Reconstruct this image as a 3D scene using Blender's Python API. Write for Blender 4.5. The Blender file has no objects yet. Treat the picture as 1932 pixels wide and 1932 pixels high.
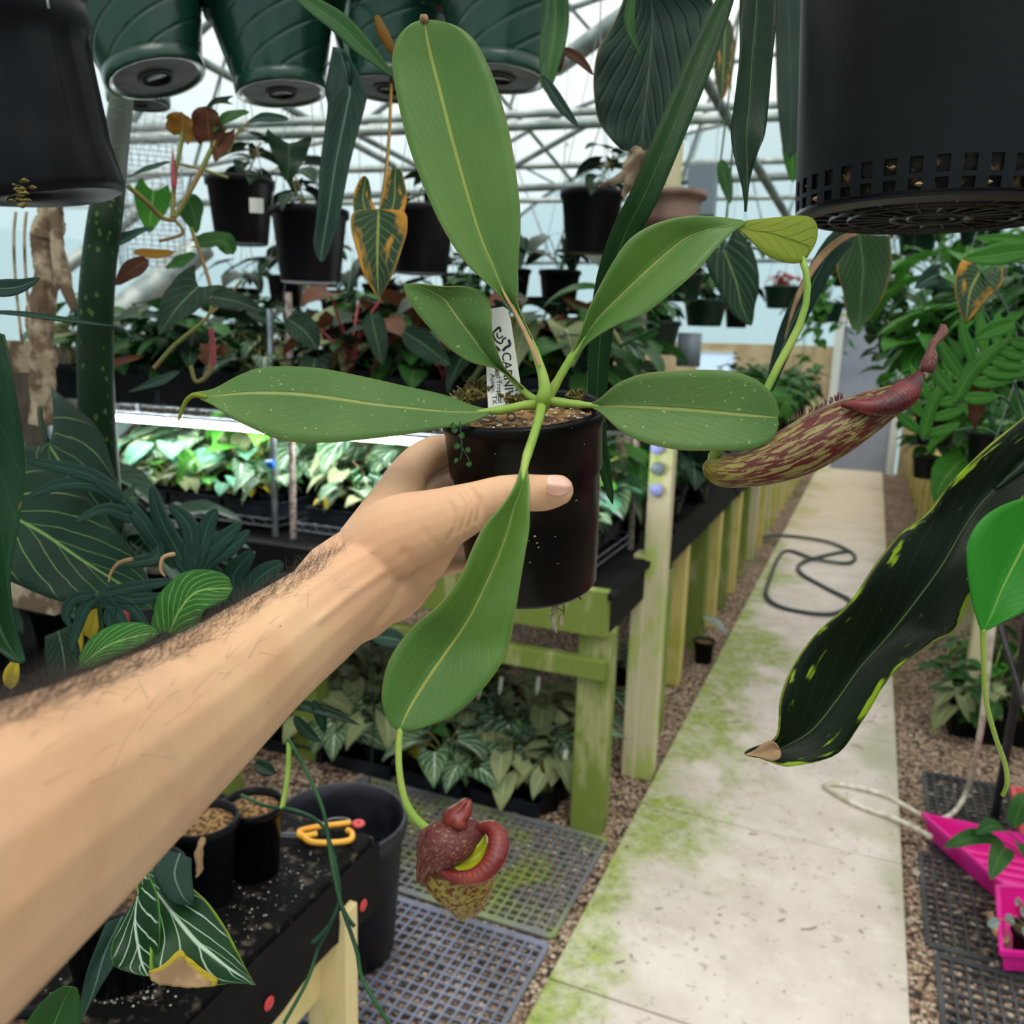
import bpy, bmesh, random
import numpy as np
from math import sin, cos, tan, pi, radians, sqrt, atan2, exp
from mathutils import Vector, Matrix, noise
random.seed(7)
scene = bpy.context.scene
col = scene.collection
PI = pi
# ---------------------------------------------------------------- camera
FPX, CAMH = 1600.0, 1.62
yaw, pit, rol = radians(22.6), radians(11.2), radians(1.7)
CF = Vector((-sin(yaw)*cos(pit), cos(yaw)*cos(pit), -sin(pit)))
R0 = Vector((cos(yaw), sin(yaw), 0)); U0 = R0.cross(CF)
CR = R0*cos(rol)+U0*sin(rol); CU = -R0*sin(rol)+U0*cos(rol)
CP = Vector((0, 0, CAMH))
cd = bpy.data.cameras.new('camera'); cam = bpy.data.objects.new('camera', cd); col.objects.link(cam)
cam.matrix_world = Matrix(((CR.x, CU.x, -CF.x, 0), (CR.y, CU.y, -CF.y, 0), (CR.z, CU.z, -CF.z, CAMH), (0, 0, 0, 1)))
cd.sensor_width = 36; cd.lens = 36*FPX/1932; cd.clip_start = 0.02; cd.clip_end = 200
cd.dof.use_dof = True; cd.dof.focus_distance = 0.52; cd.dof.aperture_fstop = 11
scene.camera = cam
# ---------------------------------------------------------------- sky, sun, exposure
w = bpy.data.worlds.new('overcast_sky'); scene.world = w; w.use_nodes = True
nt = w.node_tree; nt.nodes.clear()
tc = nt.nodes.new('ShaderNodeTexCoord'); sp = nt.nodes.new('ShaderNodeSeparateXYZ'); rp = nt.nodes.new('ShaderNodeValToRGB')
bg = nt.nodes.new('ShaderNodeBackground'); wo = nt.nodes.new('ShaderNodeOutputWorld')
nt.links.new(tc.outputs['Generated'], sp.inputs[0]); nt.links.new(sp.outputs['Z'], rp.inputs[0]); nt.links.new(rp.outputs[0], bg.inputs[0]); nt.links.new(bg.outputs[0], wo.inputs[0])
cr = rp.color_ramp
cr.elements[0].position = 0.0; cr.elements[0].color = (.25, .365, .375, 1)
cr.elements[1].position = 1.0; cr.elements[1].color = (1.0, .91, .84, 1)
e = cr.elements.new(.12); e.color = (.285, .41, .43, 1)
e = cr.elements.new(.42); e.color = (.60, .57, .53, 1)
bg.inputs[1].default_value = 1.8
sd = bpy.data.lights.new('sun', 'SUN'); sd.energy = 2.2; sd.angle = radians(35); sd.color = (1, .95, .86)
so = bpy.data.objects.new('sun', sd); col.objects.link(so); so.location = (2, -2, 9)
so.rotation_euler = Vector((-.35, .55, -1)).to_track_quat('-Z', 'Y').to_euler()
vs = scene.view_settings; vs.view_transform = 'Standard'; vs.look = 'None'; vs.gamma = 1; vs.use_curve_mapping = False
vs.exposure = 0.0
scene.cycles.max_bounces = 8; scene.cycles.transparent_max_bounces = 12

# ---------------------------------------------------------------- helpers
def V(*a): return Vector(a)
def ray(x, y): return CF + CR*((x-966)/FPX) + CU*((966-y)/FPX)
def P(x, y, d): return CP + ray(x, y)*d
def PZ(x, y, z):
    r = ray(x, y); return CP + r*((z-CAMH)/r.z)
def PX(x, y, X):
    r = ray(x, y); return CP + r*(X/r.x)
def PY(x, y, Y):
    r = ray(x, y); return CP + r*(Y/r.y)
def lin(c):
    if isinstance(c, str):
        c = c.lstrip('#'); c = [int(c[i:i+2], 16)/255 for i in (0, 2, 4)]
        return tuple((v/12.92 if v <= .04045 else ((v+.055)/1.055)**2.4) for v in c)+(1,)
    return tuple(c)+(1,) if len(c) == 3 else c

class NB:
    def __init__(s, name):
        s.m = bpy.data.materials.new(name); s.m.use_nodes = True; s.t = s.m.node_tree; s.t.nodes.clear()
        s.out = s.n('ShaderNodeOutputMaterial')
    def n(s, t, **k):
        o = s.t.nodes.new(t)
        for a, b in k.items(): setattr(o, a, b)
        return o
    def l(s, a, b): s.t.links.new(a, b)
    def val(s, inp, v):
        if hasattr(v, 'links') or isinstance(v, bpy.types.NodeSocket): s.l(v, inp)
        else: inp.default_value = v
    def math(s, op, a, b=None, c=None, clamp=False):
        o = s.n('ShaderNodeMath', operation=op, use_clamp=clamp); s.val(o.inputs[0], a)
        if b is not None: s.val(o.inputs[1], b)
        if c is not None: s.val(o.inputs[2], c)
        return o.outputs[0]
    def mix(s, f, a, b):
        o = s.n('ShaderNodeMix', data_type='RGBA'); s.val(o.inputs[0], f); s.val(o.inputs[6], a); s.val(o.inputs[7], b); return o.outputs[2]
    def noise(s, scale, detail=3, vec=None, rough=.5, dist=0):
        o = s.n('ShaderNodeTexNoise'); o.inputs['Scale'].default_value = scale; o.inputs['Detail'].default_value = detail; o.inputs['Roughness'].default_value = rough; o.inputs['Distortion'].default_value = dist
        if vec is not None: s.l(vec, o.inputs['Vector'])
        return o.outputs[0]
    def ramp(s, v, a, b):
        o = s.n('ShaderNodeMapRange', clamp=True, interpolation_type='SMOOTHSTEP'); s.val(o.inputs[0], v); s.val(o.inputs[1], a); s.val(o.inputs[2], b); o.inputs[3].default_value = 0; o.inputs[4].default_value = 1; return o.outputs[0]
    def obj(s): return s.n('ShaderNodeTexCoord').outputs['Object']
    def uv(s): return s.n('ShaderNodeTexCoord').outputs['UV']
    def pos(s): return s.n('ShaderNodeNewGeometry').outputs['Position']
    def xyz(s, v):
        o = s.n('ShaderNodeSeparateXYZ'); s.l(v, o.inputs[0]); return o.outputs
    def scale(s, v, x, y, z):
        o = s.n('ShaderNodeMapping'); s.l(v, o.inputs[0]); o.inputs['Scale'].default_value = (x, y, z); return o.outputs[0]
    def bump(s, h, st, dist=.01):
        o = s.n('ShaderNodeBump'); s.val(o.inputs['Height'], h); o.inputs['Strength'].default_value = st; o.inputs['Distance'].default_value = dist; return o.outputs[0]
    def bsdf(s, c, rough=.5, metal=0, nrm=None, spec=.5, transl=0, tc=None, emit=None, es=0, sss=0, coat=0):
        b = s.n('ShaderNodeBsdfPrincipled'); s.val(b.inputs['Base Color'], c); s.val(b.inputs['Roughness'], rough); b.inputs['Metallic'].default_value = metal
        b.inputs['Specular IOR Level'].default_value = spec
        if nrm is not None: s.l(nrm, b.inputs['Normal'])
        if emit: b.inputs['Emission Color'].default_value = emit; b.inputs['Emission Strength'].default_value = es
        if sss: b.inputs['Subsurface Weight'].default_value = sss; b.inputs['Subsurface Radius'].default_value = (1, .4, .2); b.inputs['Subsurface Scale'].default_value = .006
        if coat: b.inputs['Coat Weight'].default_value = coat; b.inputs['Coat Roughness'].default_value = .2
        o = b.outputs[0]
        if transl:
            t = s.n('ShaderNodeBsdfTranslucent'); s.val(t.inputs[0], tc if tc is not None else c)
            if nrm is not None: s.l(nrm, t.inputs['Normal'])
            x = s.n('ShaderNodeMixShader'); x.inputs[0].default_value = transl; s.l(o, x.inputs[1]); s.l(t.outputs[0], x.inputs[2]); o = x.outputs[0]
        s.l(o, s.out.inputs[0]); return s.m

def pm(name, c, rough=.5, metal=0, c2=None, ns=8, na=(.4, .6), bump=0, bs=60, spec=.5, emit=None, es=0, coat=0):
    b = NB(name); cc = lin(c); o = b.obj()
    if c2 is not None: cc = b.mix(b.ramp(b.noise(ns, 5, o), na[0], na[1]), lin(c), lin(c2))
    nr = b.bump(b.noise(bs, 4, o), bump, .004) if bump else None
    return b.bsdf(cc, rough, metal, nr, spec, emit=lin(emit) if emit else None, es=es, coat=coat)

def leafmat(name, base, base2, vein, mid=.05, n=7, k=.35, sw=.12, sv=.5, rough=.4, edge=None, edgew=.12, blotch=None, bt=.62, bsc=3, transl=.15, quilt=.3, spots=0, spec=.16, net=0):
    """blade colours with midrib and side veins drawn from the blade's own UV"""
    b = NB(name); u, v, _ = b.xyz(b.uv())[:3]
    ob = b.obj()
    a = b.math('MULTIPLY', b.math('ABSOLUTE', b.math('SUBTRACT', u, .5)), 2)
    base_c = b.mix(b.ramp(b.noise(9, 4, ob), .35, .65), lin(base), lin(base2))
    nz = b.noise(5, 2, b.uv())
    ph = b.math('MULTIPLY', b.math('ADD', b.math('SUBTRACT', v, b.math('MULTIPLY', b.math('POWER', a, .8), k)), b.math('MULTIPLY', nz, .06)), n)
    fr = b.math('ABSOLUTE', b.math('SUBTRACT', b.math('FRACT', ph), .5))      # .5 on a vein, 0 between
    side = b.ramp(fr, .5-sw, .5-sw*.25)
    side = b.math('MULTIPLY', side, b.ramp(a, 1.0, .75))
    m = b.math('SUBTRACT', 1, b.ramp(a, mid*.5, mid*1.3), clamp=True)
    c = base_c
    if edge: c = b.mix(b.ramp(b.math('ADD', a, b.math('MULTIPLY', nz, .12)), 1.05-edgew, 1.09), c, lin(edge))
    if blotch:
        bn = b.math('ADD', b.noise(bsc, 3, b.uv(), .6), b.math('MULTIPLY', a, .22))
        c = b.mix(b.ramp(bn, bt, bt+.10), c, lin(blotch))
    if net:
        vo = b.n('ShaderNodeTexVoronoi', feature='DISTANCE_TO_EDGE'); b.l(b.scale(b.uv(), net, net*1.6, 1), vo.inputs['Vector']); vo.inputs['Scale'].default_value = 1
        c = b.mix(b.math('MULTIPLY', b.math('SUBTRACT', 1, b.ramp(vo.outputs['Distance'], .02, .09)), .6), c, lin(vein))
    c = b.mix(b.math('MULTIPLY', side, sv), c, lin(vein))
    c = b.mix(b.math('MULTIPLY', m, .9), c, lin(vein))
    if spots:
        c = b.mix(b.ramp(b.noise(420, 2, ob), .68, .74), c, lin(spots))
    h = b.math('ADD', b.math('MULTIPLY', b.math('SUBTRACT', 1, side), quilt), b.math('MULTIPLY', b.math('SUBTRACT', 1, m), .5))
    h = b.math('ADD', h, b.math('MULTIPLY', b.noise(60, 3, ob), .25))
    return b.bsdf(c, rough, 0, b.bump(h, .5, .004), spec, transl)

class MB:
    def __init__(s): s.v = []; s.f = []; s.uv = []; s.mi = []
    def add(s, vs_, fs, uvs=None, mi=0):
        o = len(s.v); s.v += [Vector(a) for a in vs_]
        for i, f in enumerate(fs):
            s.f.append([o+j for j in f]); s.uv.append(uvs[i] if uvs else [(.5, .5)]*len(f)); s.mi.append(mi)
        return s
    def box(s, c, d, rot=None, mi=0):
        c = Vector(c); x, y, z = d[0]/2, d[1]/2, d[2]/2
        pts = [V(a*x, b_*y, g*z) for g in (-1, 1) for b_ in (-1, 1) for a in (-1, 1)]
        if rot is not None: pts = [rot @ p for p in pts]
        s.add([p+c for p in pts], [(0, 2, 3, 1), (4, 5, 7, 6), (0, 1, 5, 4), (2, 6, 7, 3), (0, 4, 6, 2), (1, 3, 7, 5)], mi=mi); return s
    def grid(s, rows, wrapu=False, mi=0, uvf=None):
        nr, nc = len(rows), len(rows[0]); vs_ = [p for r in rows for p in r]; fs = []; us = []
        mc = nc if wrapu else nc-1
        for i in range(nr-1):
            for j in range(mc):
                k = (j+1) % nc
                fs.append((i*nc+j, i*nc+k, (i+1)*nc+k, (i+1)*nc+j))
                u0, u1, v0, v1 = j/mc, (j+1)/mc, i/(nr-1), (i+1)/(nr-1)
                us.append([(u0, v0), (u1, v0), (u1, v1), (u0, v1)] if uvf is None else [uvf(u0, v0), uvf(u1, v0), uvf(u1, v1), uvf(u0, v1)])
        s.add(vs_, fs, us, mi); return s
    def tube(s, pts, r, n=8, cap=True, mi=0, flat=1.0, up=None, stem=False):
        pts = [Vector(p) for p in pts]; k = len(pts)
        rs = r if isinstance(r, (list, tuple)) else [r]*k
        rows = []; prev = None
        for i, p in enumerate(pts):
            t = (pts[min(i+1, k-1)]-pts[max(i-1, 0)])
            t = t.normalized() if t.length > 1e-9 else V(0, 0, 1)
            if prev is None:
                ref = up if up is not None else (V(0, 0, 1) if abs(t.z) < .9 else V(1, 0, 0))
                a = (ref - t*ref.dot(t)).normalized()
            else:
                a = prev - t*prev.dot(t); a = a.normalized() if a.length > 1e-6 else prev
            prev = a; b = t.cross(a)
            rows.append([p + (a*cos(2*PI*j/n)*flat + b*sin(2*PI*j/n))*rs[i] for j in range(n)])
        s.grid(rows, True, mi, (lambda u, v: (.5, .5)) if stem else None)
        if cap:
            o = len(s.v); s.v += rows[0]+rows[-1]
            s.f += [list(range(o+n-1, o-1, -1)), list(range(o+n, o+2*n))]; s.uv += [[(.5, .5)]*n]*2; s.mi += [mi]*2
        return s
    def lathe(s, prof, n=32, M=None, a0=0, a1=2*PI, mi=0, ell=1.0):
        M = M or Matrix.Identity(4); full = abs(a1-a0-2*PI) < 1e-6
        m = n if full else n+1
        rows = [[M @ V(r*cos(a0+(a1-a0)*j/n), r*ell*sin(a0+(a1-a0)*j/n), z) for j in range(m)] for r, z in prof]
        s.grid(rows, full, mi); return s
    def build(s, name, mat, parent=None, smooth=True, origin=None, solid=0, bevel=0):
        me = bpy.data.meshes.new(name)
        if parent is not None: off = parent_loc(parent)
        elif origin is not None: off = Vector(origin)
        elif s.v:
            xs = [p.x for p in s.v]; ys = [p.y for p in s.v]; zs = [p.z for p in s.v]
            off = V((min(xs)+max(xs))/2, (min(ys)+max(ys))/2, min(zs))
        else: off = V(0, 0, 0)
        me.from_pydata([tuple(p-off) for p in s.v], [], s.f)
        ul = me.uv_layers.new(name='UVMap'); flat = [c for f in s.uv for q in f for c in q]
        ul.data.foreach_set('uv', flat)
        me.polygons.foreach_set('use_smooth', [smooth]*len(s.f)); me.polygons.foreach_set('material_index', s.mi)
        for m in (mat if isinstance(mat, (list, tuple)) else [mat]): me.materials.append(m)
        me.update()
        o = bpy.data.objects.new(name, me); col.objects.link(o)
        if parent is not None: o.parent = parent
        else: o.location = off
        if solid:
            md = o.modifiers.new('thickness', 'SOLIDIFY'); md.thickness = solid; md.offset = 0
        if bevel:
            md = o.modifiers.new('bevel', 'BEVEL'); md.width = bevel; md.segments = 2; md.limit_method = 'ANGLE'
        return o
def parent_loc(o):
    p = Vector(o.location)
    while o.parent: o = o.parent; p = p + Vector(o.location)
    return p
def tag(o, label=None, cat=None, group=None, kind=None):
    if label: o['label'] = label
    if cat: o['category'] = cat
    if group: o['group'] = group
    if kind: o['kind'] = kind
    return o
def thing(name, loc, label, cat, group=None):
    o = bpy.data.objects.new(name, None); o.empty_display_size = .05; col.objects.link(o); o.location = loc
    return tag(o, label, cat, group)
def kids(o): return KID.get(o.name, [])
def copy_tree(o, loc, rz=0, sc=1, label=None, group=None, tilt=(0, 0)):
    c = o.copy(); col.objects.link(c); c.location = loc; c.rotation_euler = (tilt[0], tilt[1], rz)
    c.scale = (sc, sc, sc) if not isinstance(sc, tuple) else sc
    if label: c['label'] = label
    if group: c['group'] = group
    for ch in list(o.children):
        if ch.name.startswith('drop_wire'): continue
        d = ch.copy(); col.objects.link(d); d.parent = c
        for g in list(ch.children):
            q = g.copy(); col.objects.link(q); q.parent = d
    return c
def cat_rom(pts, n):
    """resample a list of equal-length tuples smoothly"""
    A = np.array([[float(c) for c in p] for p in pts]); k = len(A)
    out = []
    for i in range(n):
        t = i/(n-1)*(k-1); j = min(int(t), k-2); f = t-j
        p0, p1, p2, p3 = A[max(j-1, 0)], A[j], A[j+1], A[min(j+2, k-1)]
        out.append(.5*((2*p1)+(-p0+p2)*f+(2*p0-5*p1+4*p2-p3)*f*f+(-p0+3*p1-3*p2+p3)*f**3))
    return out
def curve3(pts, n): return [Vector(p) for p in cat_rom([tuple(p) for p in pts], n)]
def pxline(pts, n): return curve3([P(*p) for p in pts], n)

def leaf_edges(mb, st, nv=44, nu=10, fold=.0, bulge=0.0, wave=0, wn=6):
    """blade through stations (Lx,Ly, Mx,My, Rx,Ry, dL,dM,dR): left edge, midrib, right edge seen in the photograph, each at its own distance"""
    S = cat_rom(st, nv); rows = []
    for i, q in enumerate(S):
        t = i/(nv-1); row = []
        L = P(q[0], q[1], q[6]+fold); M_ = P(q[2], q[3], q[7]); R = P(q[4], q[5], q[8]+fold)
        nrm = (L-M_).cross(R-M_); 
        for j in range(nu+1):
            u = -1+2*j/nu
            p = M_.lerp(L, -u) if u < 0 else M_.lerp(R, u)
            d = -bulge*(1-(2*abs(u)-1)**2) + wave*sin(t*wn*2*PI+(1 if u < 0 else 2.2))*u*u
            row.append(p - CF*(-d))
        rows.append(row)
    mb.grid(rows); return mb

SHP = {
 'ovate': lambda t: max(0, sin(PI*min(1, t**.8)))**.85,
 'lance': lambda t: max(0, sin(PI*t))**.75*(.55+.45*(1-t)),
 'strap': lambda t: min(1, t*8)**.6*max(0, 1-max(0, t-.55)/.45*1.0)**.55,
 'heart': lambda t: (.72+.28*min(1, t/.22)) if t < .22 else max(0, 1-((t-.22)/.78)**1.45),
 'round': lambda t: (.6+.4*min(1, t/.3)) if t < .3 else sqrt(max(0, 1-((t-.3)/.7)**2)),
 'arrow': lambda t: (.9+.1*min(1, t/.1)) if t < .1 else max(0, 1-((t-.1)/.9))**.85,
}
def blade(mb, cl, W, shape, nrm=None, fold=.25, lobe=0, nu=6, wave=0, wn=4, mi=0, twist=0, side0=None):
    """leaf blade along centreline cl (Vectors); W half width; nrm: rough upper normal"""
    k = len(cl); f = SHP[shape]; rows = []; L = sum((cl[i+1]-cl[i]).length for i in range(k-1))
    for i, p in enumerate(cl):
        t = i/(k-1); T = (cl[min(i+1, k-1)]-cl[max(i-1, 0)]).normalized()
        nn = Vector(nrm) if nrm is not None else V(0, 0, 1)
        s_ = T.cross(nn); s_ = s_.normalized() if s_.length > 1e-5 else V(1, 0, 0)
        if twist:
            q = Matrix.Rotation(twist*t, 3, T); s_ = q @ s_
        N = s_.cross(T).normalized(); hw = W*f(t)
        row = []
        for j in range(nu+1):
            u = -1+2*j/nu; au = abs(u)
            q = p + s_*(u*hw*cos(fold)) + N*(au*hw*sin(fold)) + N*(wave*W*sin(t*wn*2*PI+u)*au)
            if lobe: q = q - T*(lobe*L*au**1.6*max(0, 1-t*1.6)**2)
            row.append(q)
        rows.append(row)
    mb.grid(rows, mi=mi); return mb
def arcline(base, d, n, L, droop, seg=7, bend=0):
    d = Vector(d).normalized(); out = [Vector(base)]
    ax = d.cross(V(0, 0, 1)); ax = ax.normalized() if ax.length > 1e-4 else V(1, 0, 0)
    for i in range(seg):
        d = Matrix.Rotation(-droop/seg, 3, ax) @ d
        out.append(out[-1]+d*L/seg)
    return out
def fingers(mb, cl, W, n, sweep=.9, tw=.16, shape='lance', nrm=None, len_=1.0, droop=.25, mi=0):
    """deeply divided blade: strips leaving the midrib on both sides"""
    k = len(cl); nn = Vector(nrm) if nrm is not None else V(0, 0, 1)
    L = sum((cl[i+1]-cl[i]).length for i in range(k-1))
    blade(mb, cl, W*.13, 'strap', nn, .1, nu=2, mi=mi)
    for i in range(n):
        t = (i+.6)/(n+.2); x = t*(k-1); j = min(int(x), k-2); p = cl[j].lerp(cl[j+1], x-j); T = (cl[j+1]-cl[j]).normalized()
        s_ = T.cross(nn).normalized(); N = s_.cross(T)
        for sg in (-1, 1):
            l = W*len_*(.55+.45*sin(PI*min(1, t*1.05+.12)))
            pts = []
            d = (s_*sg*cos(sweep*t*.9+.15)+T*sin(sweep*t*.9+.15)).normalized(); q = Vector(p)
            for m in range(7):
                pts.append(Vector(q)); d = (d+T*.10-N*droop*.12).normalized(); q += d*l/6
            blade(mb, pts, tw*W, shape, nn, .15, nu=4, mi=mi)
    return mb
# ---------------------------------------------------------------- materials
M = {}
M['black'] = pm('black_plastic', '#08090b', .42, c2='#0e1014', ns=6, bump=.15, bs=30, spec=.16)
M['blackgloss'] = pm('glossy_black_plastic', '#040404', .3, c2='#070708', ns=5, bump=.12, bs=45, spec=.14)
M['blackmatte'] = pm('matte_black_plastic', '#0b0d10', .5, c2='#13161b', ns=5, bump=.2, bs=25, spec=.12)
M['blackdust'] = pm('dusty_black_plastic', '#0b0c0e', .45, c2='#3a2c20', ns=14, na=(.6, .8), bump=.2, bs=40, spec=.3)
M['tray'] = pm('grey_black_tray_plastic', '#171a21', .4, c2='#20252d', ns=8, spec=.3)
M['greenpot'] = pm('dark_green_plastic', '#0c2c20', .26, c2='#12392a', ns=4, bump=.05, bs=12, coat=.25, spec=.45)
M['greenpot2'] = pm('worn_green_plastic', '#0e281e', .4, c2='#17382b', ns=7, spec=.3)
M['greybottom'] = pm('dusty_pot_base', '#26292a', .7, c2='#3d403e', ns=20, bump=.3, bs=60)
M['terra'] = pm('brown_clay_plastic', '#5d4439', .6, c2='#75594b', ns=9)
M['soil'] = pm('dark_potting_mix', '#2a1d13', .95, c2='#6b4c2e', ns=120, na=(.45, .62), bump=.9, bs=160)
M['bark'] = pm('orange_bark_mix', '#3d2816', .95, c2='#94703f', ns=130, bump=.9, bs=120)
M['moss'] = pm('brown_green_moss', '#4a4a1e', .95, c2='#8f7a42', ns=160, bump=1, bs=220)
M['perlite'] = pm('white_perlite', '#d8d6cf', .9)
M['metal'] = pm('galvanized_pipe', '#8e9896', .45, .55, c2='#b4bcb8', ns=7)
M['metald'] = pm('dull_grey_truss_steel', '#717b79', .5, .35, c2='#8f9996', ns=7)
M['chrome'] = pm('chrome_wire', '#a9adb4', .28, .85, c2='#8c9098', ns=20)
M['rust'] = pm('rust_pitted_rack_post', '#7d6a63', .6, .3, c2='#b3a49c', ns=70, na=(.42, .56))
M['blackmetal'] = pm('black_powder_coated_steel', '#131417', .4, .2, c2='#24262b', ns=30)
M['wire'] = pm('thin_wire', '#7e8582', .5, .5)
M['white'] = pm('white_plastic', '#dcdad2', .4)
M['led'] = pm('led_diffuser', '#ffffff', .5, emit='#f2fbff', es=80)
M['ledcase'] = pm('grey_lamp_housing', '#6d7774', .5)
M['pink'] = pm('hot_pink_plastic', '#d81b8c', .35, c2='#e3269a', ns=10)
M['pink2'] = pm('salmon_pink_plastic', '#dd6a6c', .4)
M['kelly'] = pm('bright_green_plastic', '#1f8a35', .4)
M['hosegreen'] = pm('dark_grey_green_rubber', '#3a4643', .5)
M['hosewhite'] = pm('dirty_white_tubing', '#e2ddd0', .4, c2='#bfb69f', ns=30)
M['yellow'] = pm('orange_yellow_grip', '#e8a01c', .4, c2='#f0b23a', ns=20)
M['steel'] = pm('scissor_steel', '#6c7278', .35, .8)
M['red'] = pm('red_washer', '#cc3b40', .5)
M['blue'] = pm('blue_clip', '#1b6fd0', .45)
M['lilac'] = pm('lilac_plastic_disc', '#8f93c9', .5)
M['fabric'] = pm('black_ground_cloth', '#09090a', .8, c2='#191613', ns=9, na=(.5, .75), bump=.35, bs=300, spec=.2)
M['fabrictop'] = pm('dusty_black_cloth_top', '#09090a', .8, c2='#5a5145', ns=45, na=(.53, .76), bump=1, bs=120, spec=.12)
M['stalkbrown'] = pm('dry_brown_stalk', '#9a8a72', .9, c2='#5b4936', ns=26, na=(.42, .58), bump=1, bs=60)
M['redstem'] = pm('dark_red_stem', '#7d1f27', .45, c2='#a2383d', ns=20)
M['olive'] = pm('olive_stem', '#6b7330', .5, c2='#7f5f38', ns=14)
M['greenstem'] = pm('thin_green_stem', '#1b3d2a', .5, c2='#2c5330', ns=20, spec=.2)
M['palestem'] = pm('yellow_green_stem', '#7d9c3a', .45, c2='#93a94a', ns=30, spec=.4)
M['dry'] = pm('dry_tan_leaf', '#8a6c4c', .8, c2='#b3906a', ns=30, bump=.5)
M['root'] = pm('pale_roots', '#a89a80', .9, c2='#4c3826', ns=40)
M['kraft'] = pm('beige_plywood', '#b9a988', .75, c2='#a8946e', ns=3)  # plain beige plywood of the back wall
M['door'] = pm('blue_grey_door_paint', '#7f8796', .5, c2='#8d93a0', ns=2)
M['doorframe'] = pm('off_white_trim_paint', '#c8ccc6', .55)
M['glasswin'] = pm('bright_window_pane', '#bcd6ee', .2, emit='#c3dcf5', es=.5)
M['greybox'] = pm('grey_electrical_box', '#69767f', .5)

def wood(name, a, b_, alg='#7c8a2a', amt=.5):
    b = NB(name); o = b.obj(); x, y, z = b.xyz(o)[:3]
    g = b.noise(6, 4, b.scale(o, 22, 22, 1.2), .6)
    c = b.mix(g, lin(a), lin(b_))
    c = b.mix(b.math('MULTIPLY', b.ramp(b.noise(5, 5, b.scale(o, 2, 2, .8), .6), .62-amt*.3, .80-amt*.3), .85), c, lin(alg))
    return b.bsdf(c, .75, 0, b.bump(g, .35, .003))
M['woodalg'] = wood('algae_green_timber', '#8c8f52', '#aca87c', '#63781a', .95)
M['woodpale'] = wood('pale_weathered_post', '#b9ac88', '#cfc6a6', '#9fb44a', .55)
M['woodyel'] = wood('yellow_pine_timber', '#c2ad5e', '#d8c988', '#a8a83c', .5)
M['woodnew'] = wood('knotty_new_pine', '#d5be84', '#e3d2a0', '#c7b668', .2)

def film():
    b = NB('translucent_greenhouse_film'); t = b.n('ShaderNodeBsdfTransparent'); t.inputs[0].default_value = (.92, .97, 1.0, 1)
    d = b.n('ShaderNodeBsdfTranslucent'); d.inputs[0].default_value = (.84, .93, .97, 1)
    m = b.n('ShaderNodeMixShader'); b.val(m.inputs[0], b.math('ADD', .30, b.math('MULTIPLY', b.noise(6, 5, b.obj(), .7), .22)))
    b.l(t.outputs[0], m.inputs[1]); b.l(d.outputs[0], m.inputs[2]); b.l(m.outputs[0], b.out.inputs[0]); return b.m
M['film'] = film()

def gravel():
    b = NB('brown_gravel_ground'); p = b.pos(); vo = b.n('ShaderNodeTexVoronoi'); b.l(p, vo.inputs['Vector']); vo.inputs['Scale'].default_value = 75
    r = b.n('ShaderNodeValToRGB'); e = r.color_ramp.elements
    e[0].color = lin('#5d4a3c'); e[1].color = lin('#d2bfa8'); e[1].position = .95; q = e.new(.35); q.color = lin('#94775f'); q = e.new(.65); q.color = lin('#b39279')
    sx = b.n('ShaderNodeSeparateColor'); b.l(vo.outputs['Color'], sx.inputs[0]); b.l(sx.outputs[0], r.inputs[0])
    c = b.mix(b.ramp(vo.outputs['Distance'], .4, .75), r.outputs[0], lin('#33271d'))
    c = b.mix(b.math('MULTIPLY', b.ramp(b.noise(1.8, 5, p), .52, .68), .55), c, lin('#4c4a22'))
    return b.bsdf(c, .9, 0, b.bump(b.math('SUBTRACT', 1, vo.outputs['Distance']), .8, .012))
M['gravel'] = gravel()

def concrete():
    b = NB('stained_concrete'); p = b.pos(); x, y, z = b.xyz(p)[:3]
    c = b.mix(b.ramp(b.noise(5, 6, p, .65), .3, .7), lin('#c3b8ae'), lin('#d6ccc3'))
    c = b.mix(b.math('MULTIPLY', b.ramp(b.noise(16, 5, p, .7), .52, .75), .5), c, lin('#e4dcd5'))
    c = b.mix(b.math('MULTIPLY', b.ramp(b.noise(38, 3, p), .62, .70), .45), c, lin('#6d5f52'))
    # algae growing in from the two long edges
    nL = b.math('ADD', b.noise(1.5, 5, p, .6), b.math('MULTIPLY', b.noise(9, 4, p), .35))
    dl = b.math('ADD', x, .61); band = b.math('MULTIPLY', b.ramp(y, 1.9, 2.7), b.ramp(y, 6.0, 4.4)); reach = b.math('MULTIPLY', b.math('ADD', b.ramp(nL, .50, .86), b.math('MULTIPLY', band, .38)), .36)
    gm = b.ramp(b.math('SUBTRACT', reach, dl), -.06, .22)
    gm = b.math('MULTIPLY', gm, b.ramp(b.noise(14, 6, p, .8), .20, .65))
    c = b.mix(b.math('MULTIPLY', gm, .95), c, b.mix(b.ramp(b.noise(30, 4, p, .7), .35, .65), lin('#6f8420'), lin('#93a53a')))
    dr = b.math('SUBTRACT', .24, x); rr = b.math('MULTIPLY', b.ramp(b.noise(2.2, 5, p), .42, .7), .2)
    c = b.mix(b.math('MULTIPLY', b.ramp(b.math('SUBTRACT', rr, dr), -.06, .1), .45), c, lin('#8d9462'))
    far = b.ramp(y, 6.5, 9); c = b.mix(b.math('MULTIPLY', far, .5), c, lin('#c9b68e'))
    return b.bsdf(c, .75, 0, b.bump(b.noise(60, 6, p, .7), .25, .004))
M['concrete'] = concrete()

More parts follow.
